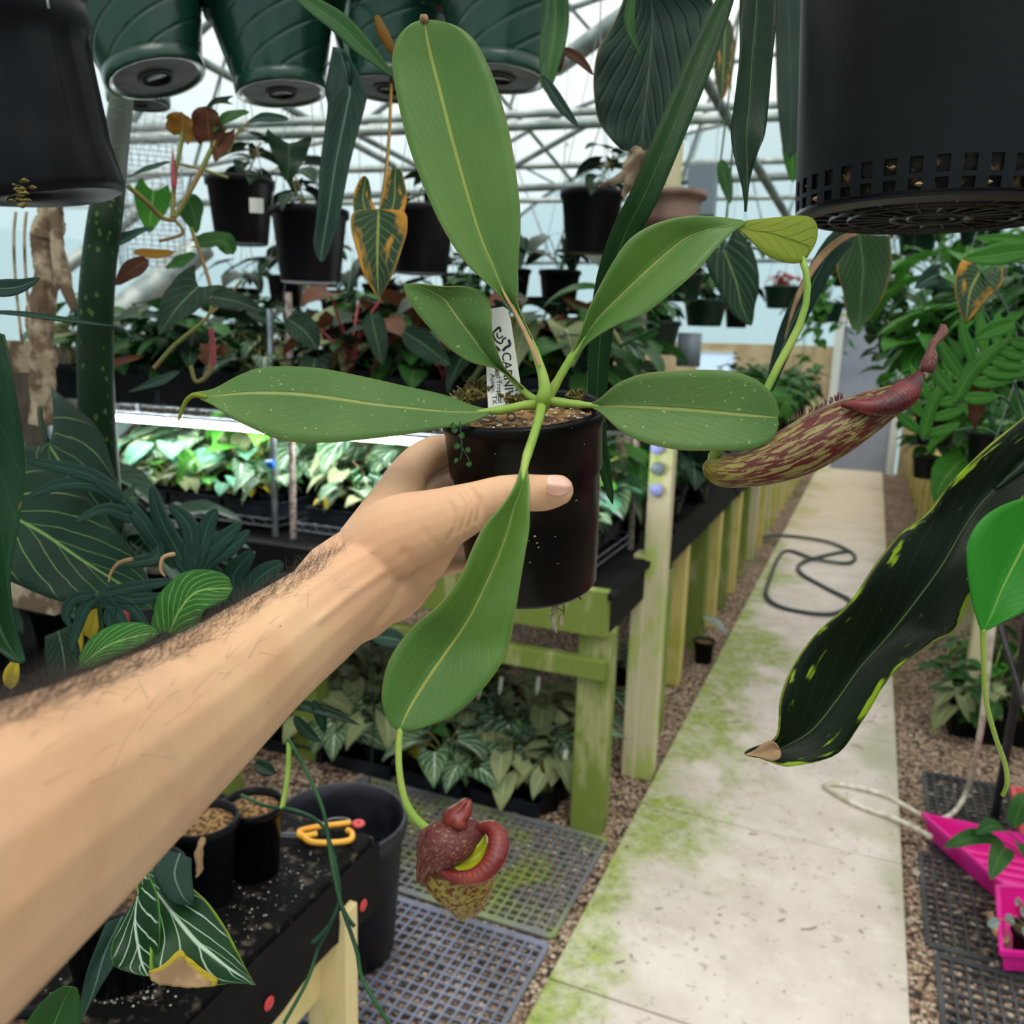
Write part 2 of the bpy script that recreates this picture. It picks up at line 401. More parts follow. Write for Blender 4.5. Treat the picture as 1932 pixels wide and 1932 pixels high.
def skin():
    b = NB('fair_skin'); o = b.obj()
    c = b.mix(b.ramp(b.noise(22, 4, o), .35, .7), lin('#d3a681'), lin('#ddb58e'))
    c = b.mix(b.math('MULTIPLY', b.ramp(b.noise(11, 3, o), .55, .72), .35), c, lin('#cf9274'))
    c = b.mix(b.math('MULTIPLY', b.ramp(b.noise(5.5, 2, b.scale(o, 1, 3, 3), .5, 1.2), .60, .68), .14), c, lin('#b5998a'))
    h = b.math('ADD', b.noise(140, 4, o), b.math('MULTIPLY', b.noise(420, 2, o), .5))
    return b.bsdf(c, .52, 0, b.bump(h, .3, .0008), .3, sss=.15)
M['skin'] = skin()
M['nail'] = pm('pink_nail', '#d9a08c', .3, c2='#e3b3a0', ns=60)
M['hair'] = pm('dark_arm_hair', '#2b211a', .6)

def pitcher(name, a, b1, stretch, th=.5, tip=None):
    b = NB(name); u, v, _ = b.xyz(b.uv())[:3]
    n = b.noise(1, 4, b.scale(b.uv(), stretch[0], stretch[1], 1), .6, .6)
    f = b.ramp(n, th-.05, th+.05)
    ca = b.mix(b.ramp(v, .0, .45), lin(tip or a), lin(a))
    c = b.mix(b.math('MULTIPLY', f, b.ramp(v, .0, .3)), ca, lin(b1))
    return b.bsdf(c, .5, 0, b.bump(b.noise(300, 3, b.obj()), .25, .002), .35, .06)
M['pit1'] = pitcher('mottled_olive_red_pitcher', '#877c4a', '#551a16', (40, 14), .48, '#857c22')
M['pit2'] = pitcher('speckled_pitcher_cup', '#948540', '#66301f', (34, 26), .52, '#7c6418')
M['lid'] = pitcher('mottled_purple_lid', '#5f2a2e', '#927e48', (26, 18), .60)
M['perist'] = pm('dark_red_ribbed_lip', '#6a1816', .42, c2='#430b10', ns=60, bump=.4, bs=90)
M['perist2'] = pm('brick_red_ribbed_lip', '#7c2d20', .42, c2='#6a1c1c', ns=50, bump=.4, bs=90)
M['mouth'] = pm('yellow_green_inner_wall', '#a3a81c', .4, c2='#8a8e18', ns=30)

M['L_nep'] = leafmat('waxy_green_leaf', '#4b7330', '#5b8034', '#98a552', mid=.05, n=16, k=.5, sw=.08, sv=.06, rough=.34, edge='#7f8648', edgew=.03, transl=.2, quilt=.06, spec=.4)
M['L_nepd'] = leafmat('dusty_waxy_green_leaf', '#4d7038', '#627f45', '#96a05c', mid=.05, n=14, k=.5, sw=.08, sv=.07, rough=.42, edge='#84803f', edgew=.03, transl=.18, quilt=.06, spots='#a6ad72')
M['L_under'] = leafmat('yellow_green_leaf_underside', '#77862a', '#84902f', '#5e6d20', mid=.05, sv=.01, rough=.5, transl=.25)
M['L_dark'] = leafmat('dark_glossy_leaf', '#0e2314', '#152e1a', '#45623a', mid=.035, n=14, k=.4, sw=.06, sv=.12, rough=.3, transl=.05, quilt=.15)
M['L_bigdark'] = leafmat('very_dark_green_leaf', '#071205', '#0a1a08', '#4d5f34', mid=.02, n=9, k=.4, sw=.03, sv=.10, rough=.42, edge='#88962e', edgew=.02, blotch='#7d981e', bt=.74, bsc=9, transl=.03, quilt=.15, spec=.14)
M['L_bluegrey'] = leafmat('blue_green_velvet_leaf', '#1b3128', '#263f34', '#5d7a6a', mid=.06, n=10, k=.3, sw=.08, sv=.2, rough=.55, transl=.06)
M['L_pleat'] = leafmat('pleated_grey_green_leaf', '#22332b', '#2b3f35', '#46594d', mid=.03, n=8, k=.6, sw=.2, sv=.12, rough=.55, quilt=2.2, transl=.06, edge='#8a7a3a', edgew=.02)
M['L_vareg'] = leafmat('yellowing_variegated_leaf', '#22382a', '#2c4530', '#8f9a52', mid=.06, n=12, k=.25, sw=.09, sv=.5, rough=.45, edge='#a3823c', edgew=.12, blotch='#b9822f', bt=.63, bsc=1.6, transl=.1)
M['L_crystal'] = leafmat('silver_veined_heart_leaf', '#385538', '#567247', '#c3d4c0', mid=.07, n=5, k=.55, sw=.10, sv=.85, rough=.5, transl=.1)
M['L_crystald'] = leafmat('dark_silver_veined_leaf', '#0f2c15', '#183a1b', '#b5cdb4', mid=.06, n=4.5, k=.55, sw=.09, sv=.85, rough=.35, edge='#4d8a2a', edgew=.05, transl=.06)
M['L_burnt'] = leafmat('silver_veined_leaf_with_burn', '#10301a', '#1a3f1c', '#b5cdb4', mid=.06, n=4.5, k=.55, sw=.07, sv=.85, rough=.35, edge='#8fb028', edgew=.10, transl=.06)
M['L_heartpale'] = leafmat('pale_olive_heart_leaf', '#76805a', '#8f9868', '#b9be94', mid=.05, n=6, k=.5, sw=.09, sv=.4, rough=.5, transl=.15)
M['L_grey'] = leafmat('silver_grey_leaf', '#7b8d88', '#93a39d', '#41584c', mid=.05, n=6, k=.5, sw=.10, sv=.5, rough=.5, transl=.12)
M['L_bright'] = leafmat('bright_green_leaf', '#3a7a26', '#4b8c30', '#8fb864', mid=.05, n=7, k=.5, sw=.07, sv=.3, rough=.4, transl=.3)
M['L_mint'] = leafmat('mint_green_leaf', '#4b8568', '#65997b', '#a9cfb4', mid=.05, n=7, k=.5, sw=.10, sv=.5, rough=.5, transl=.2)
M['L_mid'] = leafmat('mid_green_leaf', '#234a20', '#2f5a27', '#5c7f42', mid=.04, n=8, k=.4, sw=.07, sv=.3, rough=.4, transl=.2)
M['L_lush'] = leafmat('lush_green_leaf', '#2d6420', '#3f7c2a', '#7fa54e', mid=.04, n=8, k=.4, sw=.07, sv=.3, rough=.4, transl=.35)  # the leaf's own lush green, with a more translucent blade
M['L_velvet'] = leafmat('dark_velvet_leaf', '#16281d', '#203626', '#5f7d5c', mid=.04, n=6, k=.5, sw=.05, sv=.45, rough=.6, transl=.05)
M['L_gloriosum'] = leafmat('dark_heart_leaf_with_lime_veins', '#10271a', '#153020', '#6d8f52', mid=.03, n=6, k=.6, sw=.05, sv=.75, rough=.45, transl=.05, quilt=.3)
M['L_brown'] = leafmat('reddish_brown_leaf', '#4a2a1e', '#5d3a26', '#7c5a3c', mid=.04, sv=.2, rough=.5, transl=.25)
M['L_orange'] = leafmat('orange_brown_leaf', '#7d5520', '#966c2a', '#a8884a', mid=.04, sv=.25, rough=.5, transl=.45)
M['L_yellow'] = leafmat('yellow_leaf', '#b8a12c', '#c9b23c', '#8f9a3a', mid=.05, sv=.3, rough=.5, transl=.3)
M['L_stripe'] = leafmat('lime_striped_round_leaf', '#26551f', '#31672a', '#8fb45c', mid=.05, n=7, k=.6, sw=.12, sv=.7, rough=.35, transl=.15)
M['bucket'] = pm('scuffed_grey_black_plastic', '#17181e', .42, c2='#262832', ns=8, spec=.35)
M['kneewall'] = pm('weathered_board', '#4c463a', .85, c2='#3c372d', ns=5)
M['L_redh'] = leafmat('red_foliage', '#8a2c24', '#a8402c', '#b8604a', sv=.2, transl=.25)
M['L_teal'] = leafmat('blue_green_divided_leaf', '#1a352c', '#223f35', '#3f6354', mid=.06, sv=.1, rough=.45, transl=.08)
M['L_thin'] = leafmat('green_strap_leaf', '#12300f', '#1c3d18', '#3d6030', mid=.05, n=18, sv=.08, rough=.35, transl=.12)
# ---------------------------------------------------------------- the greenhouse itself
def struct(name, mb, mat, **k): return tag(mb.build(name, mat, **k), kind='structure')
YB, XL, XR = 12.75, -6.0, 4.6
floor = MB().grid([[V(XL-.2, y, 0), V(XR+.2, y, 0)] for y in (-3, YB+.1)])
struct('floor', floor, M['gravel'], smooth=False)
js = [-2.0, -.9, .05, .9, 1.80, 2.74, 3.66, 4.6, 5.5, 6.45, 7.4, 8.3, 9.2, 10.1, 11.0, 11.9, 12.7]
mb = MB()
for a, b_ in zip(js[:-1], js[1:]): mb.box((-.185, (a+b_)/2, .012), (.85, b_-a-.006, .045))
struct('walkway', mb, M['concrete'], smooth=False, bevel=.004)
# film skin: straight side walls above a kneewall, arched roof
def arch(x):
    t = (x-(XL+XR)/2)/((XR-XL)/2); return 2.3+2.5*sqrt(max(0, 1-t*t))
xs = [XL+(XR-XL)*i/28 for i in range(29)]
mb = MB().grid([[V(x, y, arch(x)+.04) for x in xs] for y in (-3, 1, 5, 9, YB)])
struct('ceiling', mb, M['film'])
for nm, X in (('wall_left', XL), ('wall_right', XR)):
    mb = MB().grid([[V(X, y, 1.50), V(X, y, 2.36)] for y in (-3, YB)]); struct(nm, mb, M['film'], smooth=False)
    mb = MB().box((X, (YB-3)/2, .75), (.06, YB+3, 1.5)); struct('trim_'+('1' if X < 0 else '2'), mb, M['kneewall'], smooth=False)
mb = MB()
mb.box(((XL-.55)/2, YB+.03, .86), (-XL-.55, .06, 1.72)); mb.box(((XR+.42)/2, YB+.03, .86), (XR-.42, .06, 1.72)); mb.box((-.06, YB+.03, 2.12), (1.0, .06, .10))
struct('wall_back', mb, M['kraft'], smooth=False)
mb = MB().grid([[V(x, YB+.06, 1.72) for x in xs], [V(x, YB+.06, max(2.21, arch(x)+.04)) for x in xs]])
struct('wall_gable', mb, M['film'], smooth=False)
mb = MB().grid([[V(x, -3, 0) for x in xs], [V(x, -3, max(2.21, arch(x)+.04)) for x in xs]])
struct('wall_front', mb, M['film'], smooth=False)
# the door at the far end
d = tag(MB().box((-.085, YB-.02, 1.0), (.72, .05, 1.98)).build('door_1', M['door'], smooth=False, bevel=.004), kind='structure')
mb = MB(); mb.box((-.5, YB-.03, 1.02), (.11, .09, 2.04)); mb.box((.33, YB-.03, 1.02), (.11, .09, 2.04)); mb.box((-.085, YB-.03, 2.07), (.94, .09, .10))
mb.build('door_frame', M['doorframe'], d, smooth=False)
MB().tube([V(.2, YB-.05, 1), V(.2, YB-.12, 1), V(.10, YB-.12, 1)], .012).build('door_handle', M['steel'], d)
d = tag(MB().box((-2.15, YB-.012, 1.42), (.50, .02, .30)).build('window_1', M['glasswin'], smooth=False), kind='structure')
mb = MB()
for dz in (-.17, .17): mb.box((-2.15, YB-.02, 1.42+dz), (.58, .04, .04))
for dx in (-.27, .27): mb.box((-2.15+dx, YB-.02, 1.42), (.04, .04, .38))
mb.build('window_frame', M['doorframe'], d, smooth=False)
# hoops, purlins and bracing of galvanised pipe
def pipe(name, pts, r, mat='metal', n=10): return struct(name, MB().tube(pts, r, n), M[mat])
for y in (-1.8, .6, 3.0, 5.4, 7.8, 10.2, 12.6):
    mb = MB(); mb.tube([V(x, y, arch(x)-.02) for x in xs[1:-1]], .028, 8)
    for X in (XL+.05, XR-.05): mb.tube([V(X, y, 0), V(X, y, 2.4)], .03, 8)
    if y in (5.4, 10.2):
        mb.tube([V(XL+.1, y, 2.62), V(XR-.1, y, 2.62)], .024, 8)
        for k in range(7):
            x0 = XL+.9+k*1.3; mb.tube([V(x0, y, 2.62), V(x0+.65, y, arch(x0+.65)-.02), V(x0+1.3, y, 2.62)], .014, 6)
    struct('roof_hoop', mb, M['metald'])
for x in (-4.6, -2.8, -.7, 1.4, 3.2): pipe('purlin', [V(x, -2.9, arch(x)-.05), V(x, YB, arch(x)-.05)], .018, 'metald', 8)
def ppipe(name, a, b_, r, ea=.0, eb=.0, mat='metal'):
    A, B = P(*a), P(*b_); D = (B-A); return pipe(name, [A-D*ea, B+D*eb], r, mat)
ppipe('cross_pipe', (240, 241, 3.9), (1500, 197, 4.5), .021, .3, .35)
ppipe('cross_pipe', (240, 262, 3.85), (1500, 219, 4.45), .026, .3, .35)
ppipe('cross_pipe', (560, 322, 6.2), (1500, 303, 6.8), .026, .45, .4)
ppipe('cross_pipe', (560, 384, 8.5), (1500, 372, 9.2), .028, .45, .4)
ppipe('brace_pipe', (385, 118, 4.2), (720, 300, 5.8), .022, .25, .1, 'metald')
ppipe('brace_pipe', (690, 262, 5.0), (820, 330, 6.0), .018, .1, .6, 'metald')
ppipe('brace_pipe', (930, 165, 5.6), (1120, 390, 7.0), .014, .1, .1, 'metald')
ppipe('brace_pipe', (960, 320, 6.2), (1330, 110, 5.2), .020, .1, .1, 'metald')
ppipe('brace_pipe', (1300, 100, 3.6), (1480, 400, 5.2), .026, .25, .1, 'metald')
ppipe('brace_pipe', (1060, 118, 4.0), (1180, 30, 3.6), .045, .1, .5, 'metal')
ppipe('brace_pipe', (110, 515, 5.5), (220, 430, 5.6), .045, .4, .9, 'metal')
ppipe('brace_pipe', (300, 330, 6.6), (700, 250, 7.6), .02, .2, .3, 'metald')
ppipe('brace_pipe', (225, 590, 6.0), (345, 495, 6.2), .10, .25, .35, 'metal')
ppipe('brace_pipe', (520, 585, 6.6), (600, 535, 6.7), .03, .2, .3, 'metal')
# ---------------------------------------------------------------- benches, racks, trays
def bench_posts(name, pts, mat, label, group, zt, sz=(.09, .09)):
    for i, (x, y) in enumerate(pts):
        o = MB().box((x, y, zt/2), (sz[0], sz[1], zt)).build(name, mat, smooth=False, bevel=.004); tag(o, label[i], 'post', group)
# centre bench with racks on it
cb = thing('plant_bench', (-1.9, 2.9, 0), 'algae-green wooden bench frame carrying the wire racks beside the walkway', 'bench')
MB().box((-2.38, 2.5, .79), (1.36, .045, .15)).build('cloth_skirt', M['fabric'], cb, smooth=False)
MB().box((-1.20, 2.5, .79), (1.0, .045, .15)).build('front_rail', M['woodalg'], cb, smooth=False, bevel=.003)
MB().box((-1.20, 2.505, .60), (1.0, .05, .065)).build('lower_rail', M['woodalg'], cb, smooth=False, bevel=.003)
MB().box((-.72, 2.98, .79), (.045, .92, .15)).build('side_rail', M['fabric'], cb, smooth=False, bevel=.003)
for x, y in ((-.745, 2.56), (-1.9, 2.57), (-3.0, 2.57), (-.745, 3.40), (-3.0, 3.40)):
    MB().box((x, y, .36), (.11, .085, .72)).build('leg', M['woodalg'], cb, smooth=False, bevel=.004)
MB().box((-1.88, 2.97, .85), (2.40, .98, .02)).build('bench_top', M['fabric'], cb, smooth=False)

def wire_rack(name, x0, x1, y0, y1, z0, zt, shelves, label, mat, pmat):
    r = thing(name, ((x0+x1)/2, (y0+y1)/2, z0), label, 'rack')
    for x in (x0, x1):
        for y in (y0, y1):
            MB().tube([V(x, y, z0+.001), V(x, y, zt)], .0125, 10).build('post', pmat, r)
    for z in shelves:
        mb = MB()
        for y in (y0, y1):
            for dz in (0, .028): mb.tube([V(x0, y, z+dz), V(x1, y, z+dz)], .0032, 6)
            n = int((x1-x0)/.03); mb.tube([V(x0+(x1-x0)*i/n, y, z+(.028 if i % 2 else 0)) for i in range(n+1)], .002, 4)
        for x in (x0, x1):
            for dz in (0, .028): mb.tube([V(x, y0, z+dz), V(x, y1, z+dz)], .0032, 6)
        n = int((x1-x0)/.045)
        for i in range(1, n): mb.tube([V(x0+(x1-x0)*i/n, y0, z+.03), V(x0+(x1-x0)*i/n, y1, z+.03)], .0018, 4)
        mb.build('shelf', mat, r)
    return r
wire_rack('wire_rack', -3.25, -2.07, 2.6, 3.08, .862, 1.72, (.90, 1.305), 'chrome wire shelving rack left of the blue clip under the long white lamp', M['chrome'], M['chrome'])
wire_rack('wire_rack', -1.985, -.79, 2.6, 3.08, .862, 1.78, (.90, 1.305), 'wire shelving rack with rust-pitted posts behind the hand and held pot', M['chrome'], M['rust'])
for X, l in ((-2.5, 'long white LED grow lamp glowing under the rack shelf left of the held pot'), (-1.35, 'LED grow lamp under the rack shelf, mostly behind the hand and held pot')):
    for y in (2.66,):
        t = thing('grow_lamp', (X, y, 1.25), l, 'lamp')
        wd = 1.12
        MB().box((X, y, 1.287), (wd, .035, .012)).build('lamp_housing', M['ledcase'], t, smooth=False)
        MB().tube([V(X-wd/2, y, 1.268), V(X+wd/2, y, 1.268)], .0135, 12).build('light_tube', M['led'], t)
c = MB().box((-2.07, 2.585, 1.145), (.03, .012, .025)).tube([V(-2.083, 2.575, 1.15), V(-2.05, 2.575, 1.155)], .011, 8).build('shelf_clip', M['blue'], smooth=False); tag(c, 'small blue clip on the chrome rack post above the lit plants', 'clip')

# plant trays: open trays with rim
def tray_mesh(mb, c, lx, ly, h, th=.004, rim=.012):
    x, y, z = c
    mb.box((x, y, z+th/2), (lx, ly, th))
    for s in (-1, 1):
        mb.box((x+s*lx/2, y, z+h/2), (th, ly, h)); mb.box((x, y+s*ly/2, z+h/2), (lx, th, h))
        mb.box((x+s*(lx/2+rim/2), y, z+h), (rim, ly+2*rim, th)); mb.box((x, y+s*(ly/2+rim/2), z+h), (lx+2*rim, rim, th))
    return mb
tray0 = tray_mesh(MB(), (0, 0, 0), .26, .44, .055).build('plant_tray', M['tray'], smooth=False, origin=(0, 0, 0)); tray_used = []
def tray(x, y, z, label, rz=0, group='black plant trays'):
    o = tray0 if not tray_used else tray0.copy()
    if tray_used: col.objects.link(o)
    tray_used.append(o); o.location = (x, y, z); o.rotation_euler = (0, 0, rz); tag(o, label, 'tray', group); return o
# ---------------------------------------------------------------- potted plants
PROTO = {}; LOG = []; PTOP = {}
def pot_profile(R, h, taper=.78, lip=.006, liph=.018, th=.003):
    r0 = R*taper
    return [(0, 0.0), (r0*.96, 0), (r0, .003), (R*.985-.002, h-liph), (R+lip*.5, h-liph+.001), (R+lip*.6, h-.002), (R+lip*.3, h), (R-th, h-.002), (R-th-.002, h-liph), (R*.86, h-.03)]
def sq_pot(mb, s, h, taper=.8):
    a = s/2; rows = []
    for r, z in ((a*taper, 0), (a*.98, h-.012), (a*1.05, h-.012), (a*1.05, h), (a*.97, h), (a*.93, h-.02)):
        q = []
        for cx, cy, a0 in ((1, 1, 0), (-1, 1, 1), (-1, -1, 2), (1, -1, 3)):
            for k in range(3):
                an = (a0+k/2)*PI/2; q.append(V(cx*r*.8+cos(an)*r*.2, cy*r*.8+sin(an)*r*.2, z))
        rows.append(q)
    mb.grid(rows, True); mb.add(rows[0], [list(range(11, -1, -1))]); return mb
def foliage(kind, n, L, W, pet, z0, rng, shape='heart', lobe=.22, nu=4, seg=6, stemr=.0022, lean=.7, droop=.9):
    mb = MB()
    if kind in ('heart', 'fingers', 'rosette'):
        for i in range(n):
            a = 2*PI*(i*.382+rng.uniform(-.05, .05)); k = .35+.65*rng.random(); l = L*rng.uniform(.65, 1.1)
            out = V(cos(a), sin(a), 0); h = pet*rng.uniform(.45, 1.1); r = pet*lean*k
            b0 = V(rng.uniform(-.01, .01), rng.uniform(-.01, .01), z0); top = b0+out*r+V(0, 0, h)
            if kind != 'rosette': mb.tube(curve3([b0, b0+out*r*.35+V(0, 0, h*.6), top], 5), stemr, 5, False, mi=1, stem=True)
            else: top = b0
            el = rng.uniform(-.5, .3) if kind != 'rosette' else rng.uniform(.3, 1.0)
            d = out*cos(el)+V(0, 0, sin(el)); d = Matrix.Rotation(rng.uniform(-.5, .5), 3, 'Z') @ d
            cl = arcline(top, d, None, l, droop*rng.uniform(.6, 1.2), seg)
            if kind == 'fingers': fingers(mb, cl, l*W*1.3, 5, tw=.14)
            else:
                nn = V(0, 0, 1)+out*rng.uniform(-.2, .6)+V(rng.uniform(-.3, .3), rng.uniform(-.3, .3), 0)
                blade(mb, cl, l*W, shape, nn, rng.uniform(.1, .4), lobe, nu, wave=.05)
    elif kind == 'vine':
        for i in range(n):
            a = rng.uniform(0, 2*PI); out = V(cos(a), sin(a), 0)
            ht = pet*rng.uniform(.5, 1.1); pts = curve3([V(0, 0, z0), out*ht*.3+V(0, 0, z0+ht*.5), out*ht*lean+V(rng.uniform(-.05, .05), rng.uniform(-.05, .05), z0+ht)], 8)
            mb.tube(pts, stemr, 5, False, mi=1, stem=True)
            for j in range(2, 8):
                b = a+(2.4*j); o2 = V(cos(b), sin(b), rng.uniform(-.2, .4)); l = L*rng.uniform(.6, 1.1)
                q = pts[j]+o2*l*.35; mb.tube([pts[j], q], stemr*.6, 4, False, mi=1, stem=True)
                blade(mb, arcline(q, o2, None, l, droop, seg), l*W, shape, V(0, 0, 1)+out*.3, .2, lobe, nu)
    elif kind == 'trail':
        for i in range(n):
            a = rng.uniform(0, 2*PI); out = V(cos(a), sin(a), 0); dn = pet*rng.uniform(.4, 1.2)
            pts = curve3([V(0, 0, z0), out*.07+V(0, 0, z0+.05), out*.12+V(0, 0, z0-.05), out*.13+V(rng.uniform(-.03, .03), rng.uniform(-.03, .03), z0-dn)], 8)
            mb.tube(pts, stemr*.8, 5, False, mi=1, stem=True)
            for j in range(1, 8):
                b = a+rng.uniform(-1.3, 1.3); o2 = V(cos(b), sin(b), rng.uniform(-.5, .3)); l = L*rng.uniform(.6, 1.1)
                q = pts[j]+o2*l*.25; blade(mb, arcline(q, o2, None, l, droop, seg), l*W, shape, V(0, 0, 1)+out*.8, .2, lobe, nu)
    return mb
def hook(mb, R, z, ztop, n=3):
    for i in range(n):
        a = 2*PI*i/n+.3; mb.tube([V(R*cos(a), R*sin(a), z), V(0, 0, ztop)], .0012, 4)
    mb.tube([V(0, 0, ztop), V(0, 0, ztop+.05), V(.015, 0, ztop+.07), V(.03, 0, ztop+.05)], .0022, 5)
def proto(key, pot, R, h, leaf, kind, n, L, W, pet, seed, potmat='black', hang=0, stem='olive', soil='soil', name=None, **k):
    rng = random.Random(seed)
    r = thing(name or 'potted_plant', (0, 0, 0), 'x', 'plant')
    if pot == 'sq': sq_pot(MB(), R*2, h).build('pot', M[potmat], r, smooth=False)
    elif pot: MB().lathe(pot_profile(R, h, k.pop('taper', .78)), 24).build('pot', M[potmat], r)
    if pot:
        MB().lathe([(0, h-.012), (R*.6, h-.010), (R*.93, h-.014)], 14).build('soil', M[soil], r)
    f = foliage(kind, n, L, W, pet, h-.012, rng, **k)
    f.build('foliage', [M[leaf], M[stem]], r)
    if hang:
        mb = MB(); hook(mb, R, h-.004, h+hang); mb.build('hanger', M['wire'], r)
    PTOP[key] = h+hang+.04; PROTO[key] = [r, 0]; return r
def place(key, loc, rz=0, sc=1, label='', group=None, tilt=(0, 0)):
    q = PROTO[key]
    if q[1] == 0:
        o = q[0]; o.location = loc; o.rotation_euler = (tilt[0], tilt[1], rz); o.scale = (sc,)*3
    else: o = copy_tree(q[0], loc, rz, sc, tilt=tilt)
    q[1] += 1; o['label'] = label; 
    if group: o['group'] = group
    if key[0] == 'h':        # the wire it hangs by, up to the roof hoops
        zt = PTOP[key]; top = arch(loc[0])-.02
        s_ = (top-loc[2])/sc
        MB().tube([Vector(o.location)+V(.0, 0, zt), Vector(o.location)+V(0, 0, s_)], .0016, 4).build('drop_wire', M['wire'], o)
    LOG.append((o, key)); return o
def scr(p):
    d = Vector(p)-CP; z = d.dot(CF); return (966+FPX*d.dot(CR)/z, 966-FPX*d.dot(CU)/z, z)
ORD = ['leftmost', 'second from left', 'third from left', 'fourth from left', 'fifth from left', 'sixth from left', 'seventh from left', 'eighth from left', 'ninth from left', 'tenth from left', 'eleventh from left', 'twelfth from left', 'thirteenth from left', 'fourteenth from left', 'fifteenth from left', 'sixteenth from left', 'seventeenth from left', 'eighteenth from left', 'nineteenth from left', 'twentieth from left']
def name_row(objs, where, desc):
    """labels a row by look first, then its place among look-alikes in that row, left to right as seen"""
    by = {}
    for o, key in objs: by.setdefault(desc[key], []).append(o)
    for ds, L in by.items():
        L.sort(key=lambda o: scr(o.location)[0])
        for i, o in enumerate(L):
            o['label'] = '%s, only one %s' % (ds, where) if len(L) == 1 else '%s, %s %s' % (ds, (ORD[i] if i < len(ORD)-1 else 'far right'), where)
D = {}
def dp(key, desc, *a, **k): D[key] = desc; proto(key, *a, **k)
dp('crys', 'silver-veined heart-leaf plant', 'sq', .045, .08, 'L_crystal', 'heart', 7, .12, .38, .10, 1, stem='olive')
dp('crysd', 'dark silver-veined plant', 'sq', .045, .08, 'L_crystald', 'heart', 6, .12, .36, .09, 2, stem='olive')
dp('pale', 'pale olive heart-leaf plant', 'sq', .045, .08, 'L_heartpale', 'heart', 8, .11, .36, .10, 3, stem='olive')
dp('grey', 'silver-grey leafed plant', 'sq', .045, .08, 'L_grey', 'heart', 8, .10, .36, .08, 4, stem='redstem')
dp('bright', 'bright green heart-leaf plant', 'sq', .045, .08, 'L_bright', 'heart', 7, .11, .40, .15, 5, stem='palestem')
dp('mint', 'mint green oval-leaf plant', 'sq', .045, .08, 'L_mint', 'heart', 8, .12, .36, .10, 6, stem='olive', shape='ovate', lobe=0)
dp('velvet', 'dark velvety heart-leaf plant', 'sq', .045, .08, 'L_velvet', 'heart', 7, .14, .36, .12, 8, stem='olive')
dp('mid', 'mid green pointed-leaf plant', 'sq', .045, .08, 'L_mid', 'vine', 3, .09, .30, .14, 9, stem='greenstem', shape='ovate', lobe=0)
dp('yell', 'yellowing small plant', 'sq', .045, .08, 'L_yellow', 'heart', 4, .09, .34, .07, 10, stem='olive', shape='ovate', lobe=0)
dp('brown', 'reddish brown leafed plant', 'sq', .045, .08, 'L_brown', 'heart', 6, .11, .36, .13, 11, stem='redstem')
dp('hbush', 'bushy mid green basket', 'rd', .10, .12, 'L_mid', 'vine', 8, .10, .30, .16, 21, potmat='greenpot2', hang=.42, shape='ovate', lobe=0, stem='greenstem', name='hanging_basket')
dp('htrail', 'basket of trailing heart leaves', 'rd', .10, .12, 'L_lush', 'trail', 9, .09, .36, .28, 22, potmat='greenpot2', hang=.42, stem='greenstem', name='hanging_basket')
dp('hdark', 'black pot of dark pointed leaves', 'rd', .085, .15, 'L_dark', 'heart', 7, .20, .30, .16, 23, potmat='black', hang=.42, stem='greenstem', name='hanging_pot')
dp('hbare', 'black pot with few leaves', 'rd', .085, .16, 'L_velvet', 'vine', 2, .08, .32, .10, 24, potmat='black', hang=.42, stem='olive', name='hanging_pot')
dp('hred', 'pot of red foliage', 'rd', .10, .12, 'L_redh', 'vine', 10, .05, .3, .08, 25, potmat='greenpot2', hang=.42, shape='ovate', lobe=0, stem='redstem', name='hanging_basket')
dp('big', 'large lush heart-leaf plant', 'rd', .09, .14, 'L_lush', 'heart', 12, .26, .34, .32, 31, potmat='black', stem='greenstem')
dp('bigd', 'large dark velvety plant', 'rd', .09, .14, 'L_velvet', 'heart', 11, .26, .36, .30, 32, potmat='black', stem='greenstem')
dp('bigf', 'large divided-leaf plant', 'rd', .09, .14, 'L_lush', 'fingers', 9, .30, .5, .34, 33, potmat='black', stem='greenstem')
dp('bigm', 'bushy oval-leaf plant', 'rd', .09, .14, 'L_mid', 'vine', 9, .15, .34, .42, 34, potmat='black', stem='greenstem', shape='ovate', lobe=0)
rr = random.Random(5)
def row(keys, wts, x0, x1, y, z, n, where, group, jx=.02, jy=.02, s=(.85, 1.15), vy=False):
    objs = []
    for i in range(n):
        t = (i+.5)/n; k = rr.choices(keys, wts)[0]; sc = rr.uniform(*s)
        x = x0+(x1-x0)*t+rr.uniform(-jx, jx); yy = y+rr.uniform(-jy, jy)
        if vy: x, yy = y+rr.uniform(-jy, jy), x0+(x1-x0)*t+rr.uniform(-jx, jx)
        o = place(k, (x, yy, z), rr.uniform(0, 6.28), sc, group=group, tilt=(rr.uniform(-.06, .06), rr.uniform(-.06, .06))); objs.append((o, k))
    name_row(objs, where, D); return objs
G1 = 'small potted plants on the lit rack shelf'
mixk = ['crys', 'pale', 'grey', 'bright', 'mint', 'yell', 'mid', 'crysd']; mw = [5, 4, 6, 1.3, 2.2, 2.2, 1.2, 2]
for j, y in enumerate((2.67, 2.79, 2.91, 3.02)):
    nm = ['in the front row', 'in the second row', 'in the third row', 'in the back row'][j]
    row(mixk, mw, -3.20, -2.10, y, .936, 11, nm+' of left lit shelf', G1, .012, .01, s=(.8+.2*j, 1.1+.3*j))
    row(mixk, mw, -1.95, -.82, y, .936, 10, nm+' of right lit shelf', G1, .012, .01, s=(.8+.2*j, 1.1+.3*j))
G2 = 'potted plants on the upper rack shelves'
